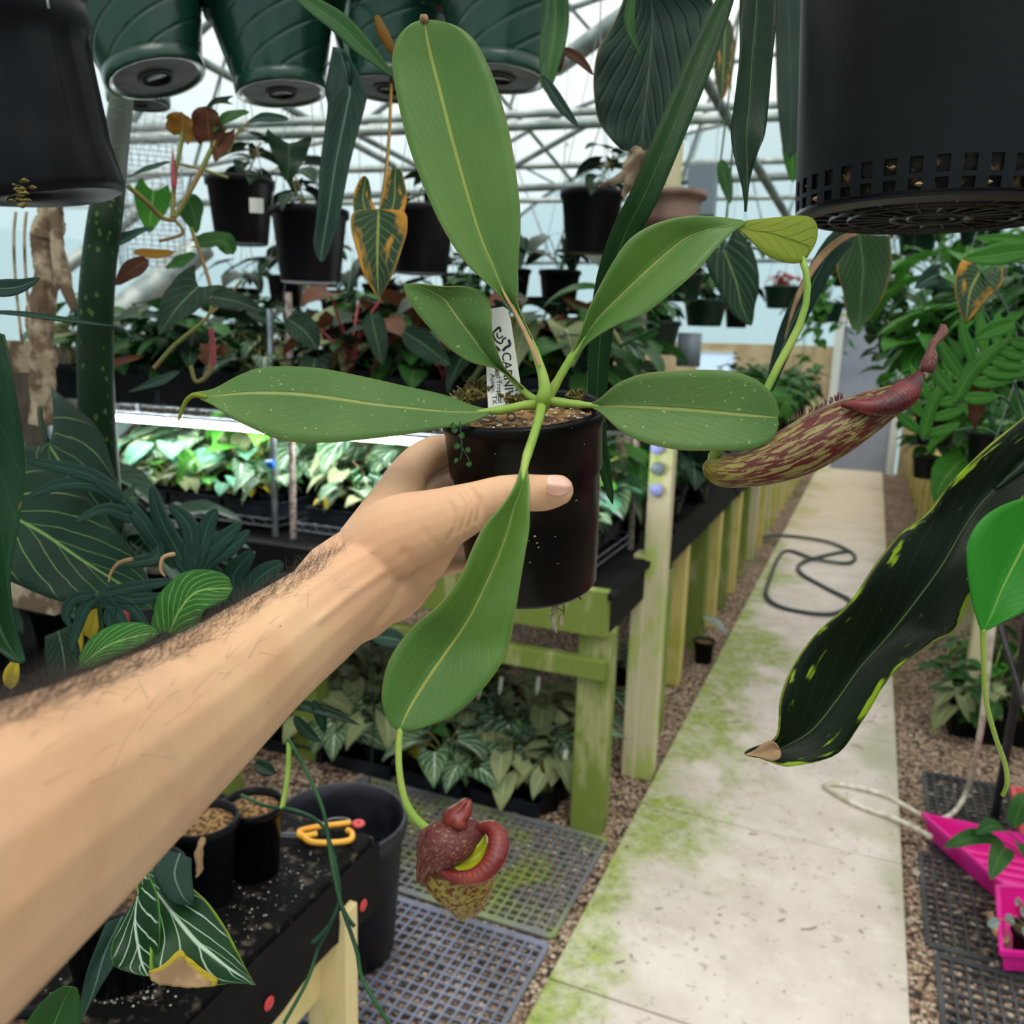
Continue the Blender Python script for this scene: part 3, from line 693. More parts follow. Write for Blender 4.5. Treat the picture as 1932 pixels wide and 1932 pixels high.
for j, y in enumerate((2.67, 2.84, 3.0)):
    nm = ['front', 'middle', 'back'][j]
    row(['velvet', 'mid', 'brown', 'crysd', 'pale'], [4, 3, 1, 2, 1.5], -3.20, -2.10, y, 1.341, 9, 'on top of left rack, %s row' % nm, G2, s=(1.4, 2.0))
    row(['velvet', 'mid', 'brown', 'crysd', 'pale'], [4, 3, .7, 2, 1], -1.95, -.82, y, 1.341, 9, 'on top of right rack, %s row' % nm, G2, s=(1.5, 2.2))
for k in range(4):
    for (a, lab) in ((-3.18, 'left'), (-1.93, 'right')):
        w_ = ['first', 'second', 'third', 'fourth'][k]
        for y, q in ((2.84, ''),):
            tray(a+.13+k*.283, y, .936-.003, '%s tray from the left on the lit shelf of the %s rack' % (w_, lab))
            tray(a+.13+k*.283, y, 1.338, '%s tray from the left on the top shelf of the %s rack' % (w_, lab))
# trays and plants on the gravel under the centre bench
G3 = 'potted plants on the gravel under the centre bench'
for j, y in enumerate((2.60, 2.72, 2.85, 2.98, 3.12, 3.28)):
    nm = ['front', 'second', 'third', 'fourth', 'fifth', 'back'][j]
    row(['pale', 'crys', 'crysd', 'mid', 'yell'], [6, 3.5, 1, .6, .8], -2.35, -.86, y, .006, 11, 'under the centre bench, %s row' % nm, G3, .02, .015, s=(1.05, 1.4))
for i in range(5): tray(-2.25+i*.30, 2.75, .001, '%s tray from the left on the gravel under the centre bench' % ['first', 'second', 'third', 'fourth', 'fifth'][i])
def plant_tags(pts, where, group):
    for i, (x, y, d) in enumerate(pts):
        p = PY(x, y, 2.62 if y > 1350 else 2.9); mb = MB(); rot = Matrix.Rotation(radians(-15), 3, 'X')
        mb.box(p, (.016, .0012, .055), rot)
        mb.box(p+rot @ V(0, 0, -.034), (.007, .0012, .016), rot)
        o = mb.build('plant_tag', M['white'], smooth=False); tag(o, '%s blank white plant tag %s' % (ORD[i], where), 'plant tag', group)
plant_tags([(625, 1395, 3.0), (655, 1398, 3.0), (690, 1410, 2.98), (742, 1437, 2.95), (945, 1290, 3.1), (905, 1300, 3.15), (1015, 1290, 3.15), (1066, 1430, 2.9)], 'in the pots under the centre bench', 'white plant tags under the centre bench')
# benches receding along the left of the walkway
b2 = thing('plant_bench', (-1.2, 5.0, 0), 'black-topped plant bench on wooden legs, beyond the white post left of walkway', 'bench')
MB().box((-1.42, 5.0, .84), (1.35, 2.9, .03)).build('bench_top', M['fabric'], b2, smooth=False)
MB().box((-.735, 5.0, .79), (.03, 2.9, .15)).build('side_skirt', M['fabric'], b2, smooth=False)
MB().box((-1.42, 3.54, .79), (1.35, .03, .15)).build('end_skirt', M['fabric'], b2, smooth=False)
for i, (y, x) in enumerate(((3.62, -.80), (3.97, -.78), (4.55, -.78), (4.95, -.78), (5.35, -.78), (5.75, -.78), (6.2, -.78))):
    MB().box((x, y, .355), (.10, .085, .71)).build('leg', M['woodyel' if i % 2 else 'woodalg'], b2, smooth=False, bevel=.004)
b3 = thing('plant_bench', (-1.2, 9.0, 0), 'farthest wooden plant bench left of the walkway, near the grey door', 'bench')
MB().box((-1.42, 9.2, .84), (1.35, 5.2, .03)).build('bench_top', M['fabric'], b3, smooth=False)
MB().box((-.735, 9.2, .79), (.03, 5.2, .15)).build('side_skirt', M['woodyel'], b3, smooth=False)
for i in range(11): MB().box((-.78, 6.75+i*.48, .355), (.10, .085, .71)).build('leg', M['woodyel' if i % 2 else 'woodpale'], b3, smooth=False, bevel=.004)
o = MB().box((-.665, 2.99, .68), (.085, .06, 1.36)).box((-.72, 3.0, .44), (.05, .085, .88)).build('timber_post', M['woodpale'], smooth=False, bevel=.004); tag(o, 'tall pale timber post with round discs at its top, left of the walkway', 'post')
for i, (x, y) in enumerate(((1240, 845), (1241, 884), (1238, 924))):
    c = PY(x, y, 2.95-.0); A = Matrix.Translation(c) @ Matrix.Rotation(PI/2, 4, 'X')
    o = MB().lathe([(0, -.006), (.020, -.006), (.024, 0), (.024, .006), (.020, .010), (0, .012)], 20, A).build('round_disc', M['lilac' if i != 1 else 'greybox']); tag(o, ['top lilac disc on the pale timber post', 'grey disc between two lilac ones on the pale timber post', 'lowest lilac disc on the pale timber post'][i], 'disc')
G4 = 'plants on the benches beyond the timber post'
for j, x in enumerate((-.84, -1.1, -1.4)):
    row(['bigm', 'bigd', 'velvet', 'mid', 'pale', 'big'], [2, 2, 1, 1, 1, 1], 3.75, 6.3, x, .856, 7, 'on black-topped bench, %s row' % ['walkway', 'middle', 'inner'][j], G4, .03, .03, vy=True, s=(.8, 1.0))
    row(['bigm', 'bigd', 'big', 'bigf'], [2, 2, 1, 1], 6.9, 11.5, x, .856, 8, 'on farthest left bench, %s row' % ['walkway', 'middle', 'inner'][j], G4, .03, .03, vy=True)
row(['pale', 'crysd', 'mid'], [1, 1, 1], 3.7, 6.2, -1.0, .001, 8, 'on gravel under black-topped bench', G4, .03, .06, vy=True, s=(1, 1.4))
# side bench behind the big leaves at the left
b5 = thing('plant_bench', (-2.3, 1.4, 0), 'black-topped side bench hidden behind the big leaves at the far left', 'bench')
MB().box((-2.35, 1.45, .74), (.9, 1.5, .03)).build('bench_top', M['fabric'], b5, smooth=False)
MB().box((-1.905, 1.45, .66), (.02, 1.5, .14)).build('side_skirt', M['fabric'], b5, smooth=False)
for x in (-1.95, -2.75):
    for y in (.75, 2.15): MB().box((x, y, .36), (.08, .08, .72)).build('leg', M['woodalg'], b5, smooth=False, bevel=.003)
row(['bigd', 'bigm', 'bigd', 'hx'][:3], [3, 1, 3], .8, 2.15, -2.05, .756, 6, 'on side bench, front row', 'plants on the side bench', .03, .03, vy=True, s=(.7, .95))
row(['bigd', 'bigm'], [3, 1], .8, 2.15, -2.5, .756, 5, 'on side bench, back row', 'plants on the side bench', .03, .03, vy=True, s=(.8, 1.1))
# right hand benches
b4 = thing('plant_bench', (1.3, 7, 0), 'wooden plant bench with pale posts right of the walkway', 'bench')
MB().box((1.30, 8.3, .84), (1.5, 8.2, .03)).build('bench_top', M['fabric'], b4, smooth=False)
MB().box((.535, 8.3, .79), (.03, 8.2, .13)).build('side_skirt', M['woodyel'], b4, smooth=False)
for i in range(11): MB().box((.575, 4.25+i*.8, .36), (.09, .085, .70)).build('leg', M['woodyel' if i > 3 else 'woodpale'], b4, smooth=False, bevel=.004)
G5 = 'plants on the right hand bench'
for j, x in enumerate((.70, 1.05, 1.45)):
    row(['big', 'bigd', 'bigf', 'bigm'], [3, 1, 3, 3], 4.35, 12.0, x, .856, 12, 'on right hand bench, %s row' % ['walkway', 'second', 'back'][j], G5, .05, .04, s=(.85, 1.15), vy=True)
row(['pale', 'bright', 'mid', 'crysd'], [1, .5, 2, 1], .48, 1.5, 4.3, .001, 8, 'under right bench, front row', G5, .02, .03, s=(1.2, 1.6))
row(['pale', 'crys', 'mid', 'crysd'], [1, 1, 2, 1], .44, 1.5, 3.98, .001, 10, 'under right bench, edge row', G5, .02, .03, s=(1.2, 1.7))
row(['pale', 'yell', 'mid', 'crysd'], [1, .2, 2, 1], .55, 1.5, 4.6, .001, 7, 'under right bench, back row', G5, .02, .03, s=(1.2, 1.6))
# hanging pots and baskets further in
G6 = 'hanging pots in the middle distance'
hl = []
for (x, y, d, k, s) in ((455, 400, 2.3, 'hbare', 1.05), (585, 465, 2.15, 'hbare', 1.12), (795, 455, 2.25, 'hbare', 1.05), (1115, 420, 2.6, 'hbare', 1.12)):
    p = P(x, y, d); o = place(k, p-V(0, 0, .08*s), rr.uniform(0, 6), s, group=G6); hl.append((o, k))
for o, t in zip(hl, ('leftmost mid-distance black hanging pot, with a small white sticker', 'large black hanging pot left of the dark strap leaf tip', 'black hanging pot behind the large central held leaf', 'black hanging pot on its own right of the large central held leaf')): o[0]['label'] = t
s_ = MB().box(P(484, 388, 2.18), (.035, .002, .036), Matrix.Rotation(.6, 3, 'Z')).build('sticker', M['white'], smooth=False); tag(s_, 'small white sticker on the leftmost mid-distance black pot', 'sticker')
objs = []
for (x, y, d) in ((965, 545, 3.6), (1055, 555, 3.7), (1285, 540, 3.5), (870, 560, 3.6), (720, 575, 3.8), (640, 590, 3.9), (1475, 560, 4.6), (1560, 590, 5.5), (1640, 600, 6.5), (540, 560, 4.4), (460, 580, 4.6), (770, 600, 4.6), (1200, 600, 4.9), (1390, 600, 5.4), (1690, 540, 5.6), (1790, 560, 4.4), (1880, 530, 3.6), (1840, 620, 3.1), (1600, 520, 5.0), (1920, 620, 2.6), (1730, 460, 4.6), (1850, 440, 3.8), (1660, 620, 8.0), (1500, 610, 8.2), (900, 600, 3.3), (830, 640, 3.2), (680, 640, 3.4), (1190, 520, 3.2), (1230, 640, 3.4), (1160, 640, 4.0), (1380, 520, 4.2), (610, 520, 4.6), (1330, 590, 3.9), (470, 640, 3.9), (560, 650, 3.8)):
    k = rr.choice(['hbush', 'hbush', 'hdark', 'hdark']) if x < 1500 else rr.choice(['htrail', 'hbush'])
    if (x, y) == (1475, 560): k = 'hred'
    o = place(k, P(x, y, d)-V(0, 0, .06), rr.uniform(0, 6), rr.uniform(.9, 1.1), group=G6); objs.append((o, k))
name_row(objs, 'hanging beyond the racks', D)
tp = thing('hanging_pot', P(1265, 430, 2.7), 'brown ribbed hanging pot behind the upper right held leaf', 'pot')
A = Matrix.Translation(P(1265, 430, 2.7))
MB().lathe([(0, 0), (.080, 0), (.088, .03), (.085, .034), (.092, .06), (.089, .064), (.096, .085), (.108, .087), (.108, .105), (.098, .105), (.094, .08)], 28, A).build('pot', M['terra'], tp)
MB().lathe([(0, .085), (.095, .083)], 14, A).build('soil', M['soil'], tp)
mb = MB().box(P(1265, 430, 2.7)+V(.0, 0, .18), (.045, .02, .2)); mb.build('support_stake', M['woodpale'], tp, smooth=False)
o = MB().box(P(1325, 360, 3.4), (.11, .07, .2)).build('electrical_box', M['greybox'], smooth=False, bevel=.006); tag(o, 'grey electrical box behind the brown ribbed hanging pot', 'box')
o = MB().tube([P(1300, 560, 3.6), P(1300, 400, 3.5)], .014).box(P(1300, 660, 3.6), (.09, .06, .14)).build('conduit', M['greybox']); tag(o, 'grey conduit and box below the brown ribbed hanging pot', 'conduit')

dp('corner', 'x', 'rd', .05, .115, 'L_crystal', 'heart', 6, .10, .36, .13, 41, potmat='black', stem='redstem', taper=.8)
place('corner', (-.86, 2.585, .862), 1.0, 1.0, 'silver-leaf plant in a round black pot at the near bench corner', 'plants at the bench corner')
dp('corner2', 'x', 'rd', .06, .13, 'L_mid', 'heart', 7, .19, .3, .26, 42, potmat='black', stem='greenstem', taper=.8)
place('corner2', (-.84, 3.22, .862), 2.0, 1.0, 'green heart-leaf plant beside the tall pale timber post', 'plants at the bench corner')
place('corner2', (-1.0, 3.28, .862), 4.0, 1.1, 'green heart-leaf plant just left of the one beside the post', 'plants at the bench corner')

mb = MB(); pp = [V(-.93, 3.42, .862+.06*i) for i in range(17)]
mb.tube(pp, [.036*(1+.2*noise.noise(V(0, 0, i*.9))) for i in range(17)], 14)
for v_ in mb.v: v_ += V(1, .4, 0)*.008*noise.noise(v_*40)
tag(mb.build('moss_pole', M['stalkbrown']), 'rough brown plant pole standing on the bench behind the right held leaf', 'pole')
place('corner2', (-.98, 3.36, 1.2-.34), 5.0, 1.25, 'dark leafy plant climbing beside the rough brown pole', 'plants at the bench corner')
for x, y, k, s, l in ((-.80, 3.72, 'bigd', .8, 'large dark velvety plant just beyond the rough brown pole'), (-.78, 4.3, 'bigm', .8, 'bushy oval-leaf plant at walkway edge beyond the brown pole')): place(k, (x, y, .857), 1.3, s, l)
# ---------------------------------------------------------------- ground-level things in the foreground
def mat_grid(name, x0, x1, y0, y1, pitch, label, group):
    mb = MB(); th = .0065; z = .007
    nx = max(1, int(round((x1-x0)/pitch))); ny = max(1, int(round((y1-y0)/pitch)))
    for i in range(nx+1):
        big = i in (0, nx); mb.box((x0+(x1-x0)*i/nx, (y0+y1)/2, z), (.014 if big else th, y1-y0, .008))
    for j in range(ny+1):
        big = j in (0, ny); mb.box(((x0+x1)/2, y0+(y1-y0)*j/ny, z), (x1-x0, .022 if big else th, .0078))
    o = mb.build(name, M['matplastic'], smooth=False); return tag(o, label, 'floor mat', group)
M['matplastic'] = pm('scuffed_grey_mat_plastic', '#5d606c', .42, c2='#74778a', ns=5, bump=.2, bs=90)
M['matplastic2'] = pm('mossy_grey_mat_plastic', '#6b6d70', .5, c2='#7b8c46', ns=5, na=(.42, .7), bump=.2, bs=90)
gm = 'grid mats left of the walkway'
mat_grid('grid_mat', -1.62, -.665, 1.98, 2.50, .030, 'mossy grey plastic grid mat nearest the wooden bench leg', gm).data.materials[0] = M['matplastic2']
mat_grid('grid_mat', -1.62, -.665, 1.42, 1.94, .030, 'grey plastic grid mat beneath the hanging pitcher, middle of three in a row', gm)
mat_grid('grid_mat', -1.62, -.665, .80, 1.38, .030, 'grey plastic grid mat at the bottom edge of the photo, beside the black bucket', gm)
M['matplastic3'] = pm('dark_grey_mat_plastic', '#35373a', .5, c2='#4a4c4e', ns=5)
gm = 'grid mats right of the walkway'
mat_grid('grid_mat', .34, .95, 2.92, 3.50, .032, 'dark grey grid mat behind the large pink tray, by the black rack leg', gm).data.materials[0] = M['matplastic3']
mat_grid('grid_mat', .30, .95, 2.40, 2.88, .035, 'dark grey grid mat partly under the large pink tray', gm).data.materials[0] = M['matplastic3']
mat_grid('grid_mat', .32, .95, 1.80, 2.36, .035, 'dark grey grid mat at the lower right corner, strewn with debris', gm).data.materials[0] = M['matplastic3']
# loose stones and litter on the gravel
mb = MB(); r = random.Random(3)
def stone(mb, x, y, z, s):
    q = [V(r.uniform(.6, 1), r.uniform(.6, 1), r.uniform(.4, .7)) for _ in range(1)][0]; a = r.uniform(0, PI)
    pts = []
    for (dx, dy, dz) in ((1, 0, 0), (.4, .8, .1), (-.6, .7, 0), (-1, -.1, .1), (-.3, -.9, 0), (.6, -.7, 0), (0, 0, 1), (.1, .1, -.6)):
        pts.append(V(x+(dx*cos(a)-dy*sin(a))*s*q.x, y+(dx*sin(a)+dy*cos(a))*s*q.y, z+dz*s*q.z))
    fs = [(i, (i+1) % 6, 6) for i in range(6)]+[((i+1) % 6, i, 7) for i in range(6)]
    mb.add(pts, fs)
for i in range(5200):
    side = r.random()
    if side < .55: x, y = r.uniform(.25, .9), r.uniform(1.4, 4.2)
    elif side < .75: x, y = r.uniform(-.72, -.62), r.uniform(.9, 5)
    else: x, y = r.uniform(-1.9, -.65), r.uniform(.8, 3.6)
    stone(mb, x, y, .002, r.choice([.004, .006, .007, .009]))
for i in range(60): stone(mb, r.uniform(.25, .5), r.uniform(1.6, 3.6), .006, r.uniform(.009, .018))
M['stones'] = pm('mixed_pebbles', '#8f7a66', .85, c2='#b8a995', ns=25)
tag(mb.build('gravel_stones', M['stones'], smooth=False), 'loose brown and pale pebbles scattered over the ground beside the walkway', 'gravel', kind='stuff')
mb = MB()
for i in range(46):
    x, y = r.uniform(-.58, .22), r.uniform(1.7, 4.6); a = r.uniform(0, PI); l = r.uniform(.006, .03) if i % 5 else .05
    mb.tube([V(x, y, .038), V(x+l*.5*cos(a), y+l*.5*sin(a), .040), V(x+l*cos(a+.3), y+l*sin(a+.3), .037)], .0016, 5)
for i in range(120): stone(mb, r.uniform(-.6, .23), r.uniform(1.7, 4.8), .036, r.choice([.002, .003, .004]))
M['litter'] = pm('brown_twig_litter', '#6e5a48', .9, c2='#8e7b68', ns=40)
tag(mb.build('walkway_litter', M['litter'], smooth=False), 'bits of twig and grit lying on the concrete walkway', 'litter', kind='stuff')
# hose coiled on the walkway
h = [(1410, 1020), (1470, 1010), (1560, 1022), (1610, 1045), (1600, 1062), (1540, 1055), (1480, 1040), (1450, 1100), (1450, 1130), (1490, 1150), (1570, 1158), (1605, 1135), (1560, 1110), (1510, 1080), (1515, 1060), (1570, 1045), (1600, 1040)]
pts = curve3([PZ(x, y, .048+.004*(i % 3)) for i, (x, y) in enumerate(h)], 110)
tag(MB().tube(pts, .013, 10).build('garden_hose', M['hosegreen']), 'dark grey-green hose lying in loops on the concrete walkway', 'hose')
h = [PZ(1755, 1578, .085), PZ(1690, 1545, .05), PZ(1620, 1520, .045), PZ(1565, 1490, .045), PZ(1560, 1480, .045), PZ(1600, 1482, .045), PZ(1670, 1500, .045), PZ(1740, 1538, .03), PZ(1790, 1540, .02), PZ(1825, 1490, .08), P(1850, 1380, 2.75), P(1862, 1280, 2.6), P(1872, 1180, 2.5), P(1885, 1090, 2.45)]
tag(MB().tube(curve3(h, 90), .009, 10).build('white_tubing', M['hosewhite']), 'dirty white tubing curling over the walkway edge to the pink tray', 'tube')
# black rack with pink trays on the right
br = thing('black_rack', (.85, 3.2, 0), 'black wire rack with slim posts standing at the right edge', 'rack')
for x, y in ((.555, 3.22), (.555, 2.55), (1.25, 3.22), (1.25, 2.55)):
    if (x, y) == (.555, 2.55): continue
    MB().tube([V(x, y, .002), V(x+.02, y-.02, 1.5)], .014, 10).build('post', M['blackmetal'], br)
for z in (.80, 1.30):
    mb = MB()
    for i in range(24): mb.tube([V(.57+i*.03, 2.60, z), V(.57+i*.03, 3.2, z)], .002, 5)
    for y in (2.60, 2.9, 3.2): mb.tube([V(.56, y, z), V(1.27, y, z)], .004, 6)
    mb.build('shelf', M['blackmetal'], br)
MB().tube([P(1885, 1180, 2.62), P(1932, 1330, 2.5)], .009, 8).build('brace', M['blackmetal'], br)
def box_tray(name, quad, h, mat, label, group=None, ribs=7, flare=.02):
    """open tray on the ground with four corner points (near-left, near-right, far-right, far-left)"""
    mb = MB(); q = [Vector(p) for p in quad]; c = sum(q, V(0, 0, 0))/4
    inn = [p+(c-p).normalized()*flare for p in q]; up = V(0, 0, h)
    for i in range(4):
        j = (i+1) % 4
        mb.add([inn[i], inn[j], q[j]+up, q[i]+up], [(0, 1, 2, 3)])
        o1, o2 = q[i]+(q[i]-c).normalized()*.012, q[j]+(q[j]-c).normalized()*.012
        mb.add([q[i]+up, q[j]+up, o2+up, o1+up], [(0, 1, 2, 3)]); mb.add([o1+up, o2+up, o2+up*.82, o1+up*.82], [(0, 1, 2, 3)])
    mb.add(inn, [(0, 1, 2, 3)])
    for k in range(1, ribs):
        t = k/ribs; a = inn[0].lerp(inn[1], t); b_ = inn[3].lerp(inn[2], t); d = (b_-a)
        mb.tube([a+d*.04+V(0, 0, .006), b_-d*.04+V(0, 0, .006)], .006, 5)
    return tag(mb.build(name, mat, smooth=False, solid=.003), label, 'tray', group)
A_, B_, C_, D_ = PZ(1745, 1575, .10), PZ(1905, 1700, .10), None, None
A_ = V(.31, 3.00, .03); B_ = V(.50, 2.70, .03)
n = (B_-A_).normalized(); pr = V(-n.y, n.x, 0)
box_tray('seed_tray', [V(.31, 2.98, .022), V(.60, 2.50, .022), V(.98, 2.62, .022), V(.86, 2.98, .022)], .075, M['pink'], 'large empty hot pink ribbed tray on the ground beside the walkway', ribs=9)
box_tray('seed_tray', [P(1885, 1835, 2.25), P(2080, 1850, 2.2), P(2060, 1720, 2.5), P(1880, 1715, 2.45)], .07, M['pink'], 'deep pink tray holding a small plant at the lower right edge', ribs=1)
for q, lb, mt in (([PX(1878, 1540, .55), V(.60, 3.0, .03), V(.95, 3.0, .03), V(.95, 3.2, .03)], 'salmon pink tray standing behind the large hot pink tray', 'pink2'),):
    box_tray('seed_tray', [V(.585, 2.99, .03), V(.95, 2.99, .03), V(.95, 3.17, .03), V(.59, 3.17, .03)], .14, M[mt], lb, ribs=1)
box_tray('seed_tray', [V(.60, 2.60, .806), V(.95, 2.62, .806), V(.95, 3.0, .806), V(.64, 3.0, .806)], .075, M['pink'], 'hot pink tray up on the black wire rack at the right edge', ribs=3)
p = V(.70, 2.72, .03)
g = thing('potted_plant', p, 'small plant in a bright green square pot in the large pink tray', 'plant')
mb = MB(); sq_pot(mb, .13, .09); [setattr(v_, 'z', v_.z) for v_ in mb.v]; mb.v = [v_+p for v_ in mb.v]; mb.build('pot', M['kelly'], g, smooth=False)
MB().add([p+V(-.055, -.055, .078), p+V(.055, -.055, .078), p+V(.055, .055, .078), p+V(-.055, .055, .078)], [(0, 1, 2, 3)]).build('soil', M['soil'], g)
mb = MB()
for (a, b_, W) in (((1895, 1590, 2.45), (1780, 1600, 2.3), .028), ((1900, 1600, 2.4), (1868, 1660, 2.15), .03), ((1910, 1560, 2.5), (1945, 1500, 2.5), .03), ((1900, 1570, 2.45), (1840, 1575, 2.35), .025), ((1915, 1590, 2.45), (1950, 1640, 2.3), .03)):
    s0, s1 = P(*a), P(*b_); m = s0.lerp(s1, .5)+V(0, 0, .025)
    mb.tube([p+V(0, 0, .075), s0], .002, 5, mi=1, stem=True); blade(mb, curve3([s0, m, s1], 9), W, 'ovate', V(0, 0, 1)-CF*.5, .2)
mb.build('foliage', [M['L_mid'], M['greenstem']], g)
p = P(1925, 1800, 2.3); g = thing('potted_plant', V(p.x, p.y, .03), 'small variegated plant in a black pot inside the deep pink tray', 'plant')
c0 = V(p.x+.02, p.y, .045)
A = Matrix.Translation(c0); MB().lathe(pot_profile(.05, .075), 20, A).build('pot', M['black'], g); MB().lathe([(0, .065), (.046, .063)], 12, A).build('soil', M['soil'], g)
mb = MB(); t0 = c0+V(0, 0, .065)
for (x, y, d, W) in ((1862, 1745, 2.2, .013), (1898, 1738, 2.25, .016), (1925, 1722, 2.25, .016), (1935, 1770, 2.2, .02), (1915, 1700, 2.3, .012)):
    e_ = P(x, y, d); m = t0.lerp(e_, .6)+V(0, 0, .03); mb.tube(curve3([t0, m.lerp(e_, .2), m.lerp(e_, .5)], 5), .0018, 5, mi=1, stem=True); blade(mb, curve3([m.lerp(e_, .4), m.lerp(e_, .75), e_], 7), W, 'ovate', -CF+V(0, 0, .4), .2)
mb.build('foliage', [M['L_grey'], M['olive']], g)
MB().tube(curve3([P(1866, 1720, 2.32), P(1880, 1760, 2.3), P(1898, 1778, 2.28), P(1902, 1765, 2.28)], 10), [.010]*6+[.008, .006, .004, .003], 8).build('dried_leaf', M['dry'], g)
# small pot on the gravel beside the walkway
g = thing('potted_plant', V(-.67, 4.3, 0), 'small black pot with one drooping leaf on gravel beside the walkway', 'plant'); A = Matrix.Translation(V(-.68, 4.32, .003))
MB().lathe(pot_profile(.055, .12), 20, A).build('pot', M['black'], g); MB().lathe([(0, .11), (.05, .108)], 12, A).build('soil', M['bark'], g)
mb = MB().tube([V(-.68, 4.32, .11), V(-.70, 4.30, .25)], .003, 5, mi=1, stem=True); blade(mb, arcline(V(-.70, 4.3, .25), V(.9, -.3, .1), None, .17, .9), .04, 'ovate', V(0, 0, 1)); mb.build('foliage', [M['L_grey'], M['greenstem']], g)
# ---------------------------------------------------------------- near left bench, bucket, scissors
nb = thing('work_bench', (-1.2, .7, 0), 'low bench wrapped in dusty black cloth at the lower left', 'bench')
MB().box((-1.24, .66, .665), (.92, 1.18, .07)).build('bench_top', M['fabrictop'], nb, smooth=False, bevel=.008)
mb = MB().grid([[V(-.776, .05+(1.2*i/24), .692) for i in range(25)], [V(-.772+.003*sin(i*1.3), .05+(1.2*i/24), .63) for i in range(25)], [V(-.770+.005*sin(i*1.1+1), .05+(1.2*i/24), .565+.006*sin(i*.7)) for i in range(25)]]); mb.build('cloth_skirt', M['fabric'], nb)
mb = MB().grid([[V(-1.69+.915*i/16, 1.253, .692) for i in range(17)], [V(-1.69+.915*i/16, 1.256+.004*sin(i), .565) for i in range(17)]]); mb.build('cloth_skirt', M['fabric'], nb)
ly = PX(628, 1850, -.80).y
for x, y in ((-.80, ly), (-.80, .12), (-1.64, 1.2)): MB().box((x, y, .32), (.085, .038, .62)).build('leg', M['woodnew'], nb, smooth=False, bevel=.003)
MB().box((-.83, ly-.14, .50), (.03, .30, .12)).build('rail', M['woodnew'], nb, smooth=False, bevel=.003)
for i, (x, y, d) in enumerate(((685, 1708, 0), (507, 1893, 0))):
    c = PX(x, y, -.768); A = Matrix.Translation(c) @ Matrix.Rotation(PI/2, 4, 'Y')
    o = MB().lathe([(.0015, 0), (.0015, .002), (.010, .0025), (.011, .001), (.011, 0)], 16, A).build('washer', M['red'], nb)
A = Matrix.Translation(PZ(676, 1555, .702)); MB().lathe([(.003, 0), (.003, .003), (.012, .0035), (.013, 0)], 16, A).build('washer', M['red'], nb)
# perlite and litter on the cloth
mb = MB()
for i in range(520):
    if i < 300: x, y = r.gauss(235, 50), r.gauss(1850, 22)
    else: x, y = r.uniform(330, 640), r.uniform(1600, 1800)
    if 1900 > y > 1560:
        q = PZ(x, y, .703)
        if q.x < -.80 and q.y < 1.2: stone(mb, q.x, q.y, .702, r.choice([.0009, .0013, .0020]))
tag(mb.build('perlite_grains', M['perlite'], smooth=False), 'white perlite grains spilled over the dusty black bench top', 'perlite', kind='stuff')
bk = thing('nursery_bucket', V(-1.13, 1.66, 0), 'large empty black nursery bucket standing behind the low cloth-covered bench', 'bucket')
A = Matrix.Translation(V(-1.17, 1.70, .018))
MB().lathe([(0, .005), (.14, .005), (.142, .0), (.165, .33), (.172, .33), (.176, .345), (.176, .375), (.172, .380), (.166, .378), (.162, .34), (.155, .3), (.135, .02), (0, .012)], 56, A).build('bucket_body', M['bucket'], bk)
b_ = thing('scissors', PZ(610, 1570, .71), 'orange-handled scissors lying on the black bench cloth', 'scissors')
def zl(pts, z=.712): return [PZ(x, y, z) for x, y in pts]
MB().tube(curve3(zl([(598, 1573), (570, 1578), (566, 1568), (600, 1560), (640, 1555), (661, 1552)]), 22), .0056, 8).build('handle', M['yellow'], b_)
MB().tube(curve3(zl([(570, 1575), (585, 1588), (625, 1590), (660, 1585), (664, 1572), (655, 1566)], .711), 22), .0056, 8).build('handle', M['yellow'], b_)
MB().tube(curve3(zl([(600, 1558), (625, 1545), (655, 1545), (662, 1553)], .712), 14), .0022, 8).build('handle_guard', M['steel'], b_)
MB().tube(zl([(572, 1572), (545, 1573), (520, 1571)], .710), [.0045, .0035, .001], 6, flat=.4).build('blade', M['steel'], b_)
MB().tube(zl([(572, 1577), (545, 1578), (518, 1576)], .707), [.0045, .0035, .001], 6, flat=.4).build('blade', M['steel'], b_)
for (cx, cy, zz, R, H, lb, soilm, mt, tp_) in ((480, 1640, .702, .05, .13, 'round black pot of orange bark beside the scissors', 'bark', 'blackgloss', .86), (388, 1690, .702, .055, .145, 'matte black pot with a dry husk on it, tucked against the forearm', 'bark', 'blackmatte', .8)):
    c = PZ(cx, cy, zz); g = thing('bench_pot', c, lb, 'pot'); A = Matrix.Translation(c)
    MB().lathe(pot_profile(R, H, tp_), 32, A).build('pot', M[mt], g); MB().lathe([(0, H-.008), (R*.5, H-.004), (R*.93, H-.014)], 20, A).build('soil', M[soilm], g)
    if cx == 388: MB().tube(curve3([P(384, 1580, 1.12), P(375, 1610, 1.11), P(377, 1640, 1.11), P(370, 1655, 1.11)], 10), [.003, .005, .004, .006, .005, .004, .005, .003, .002, .001], 6).build('dry_husk', M['dry'], g)
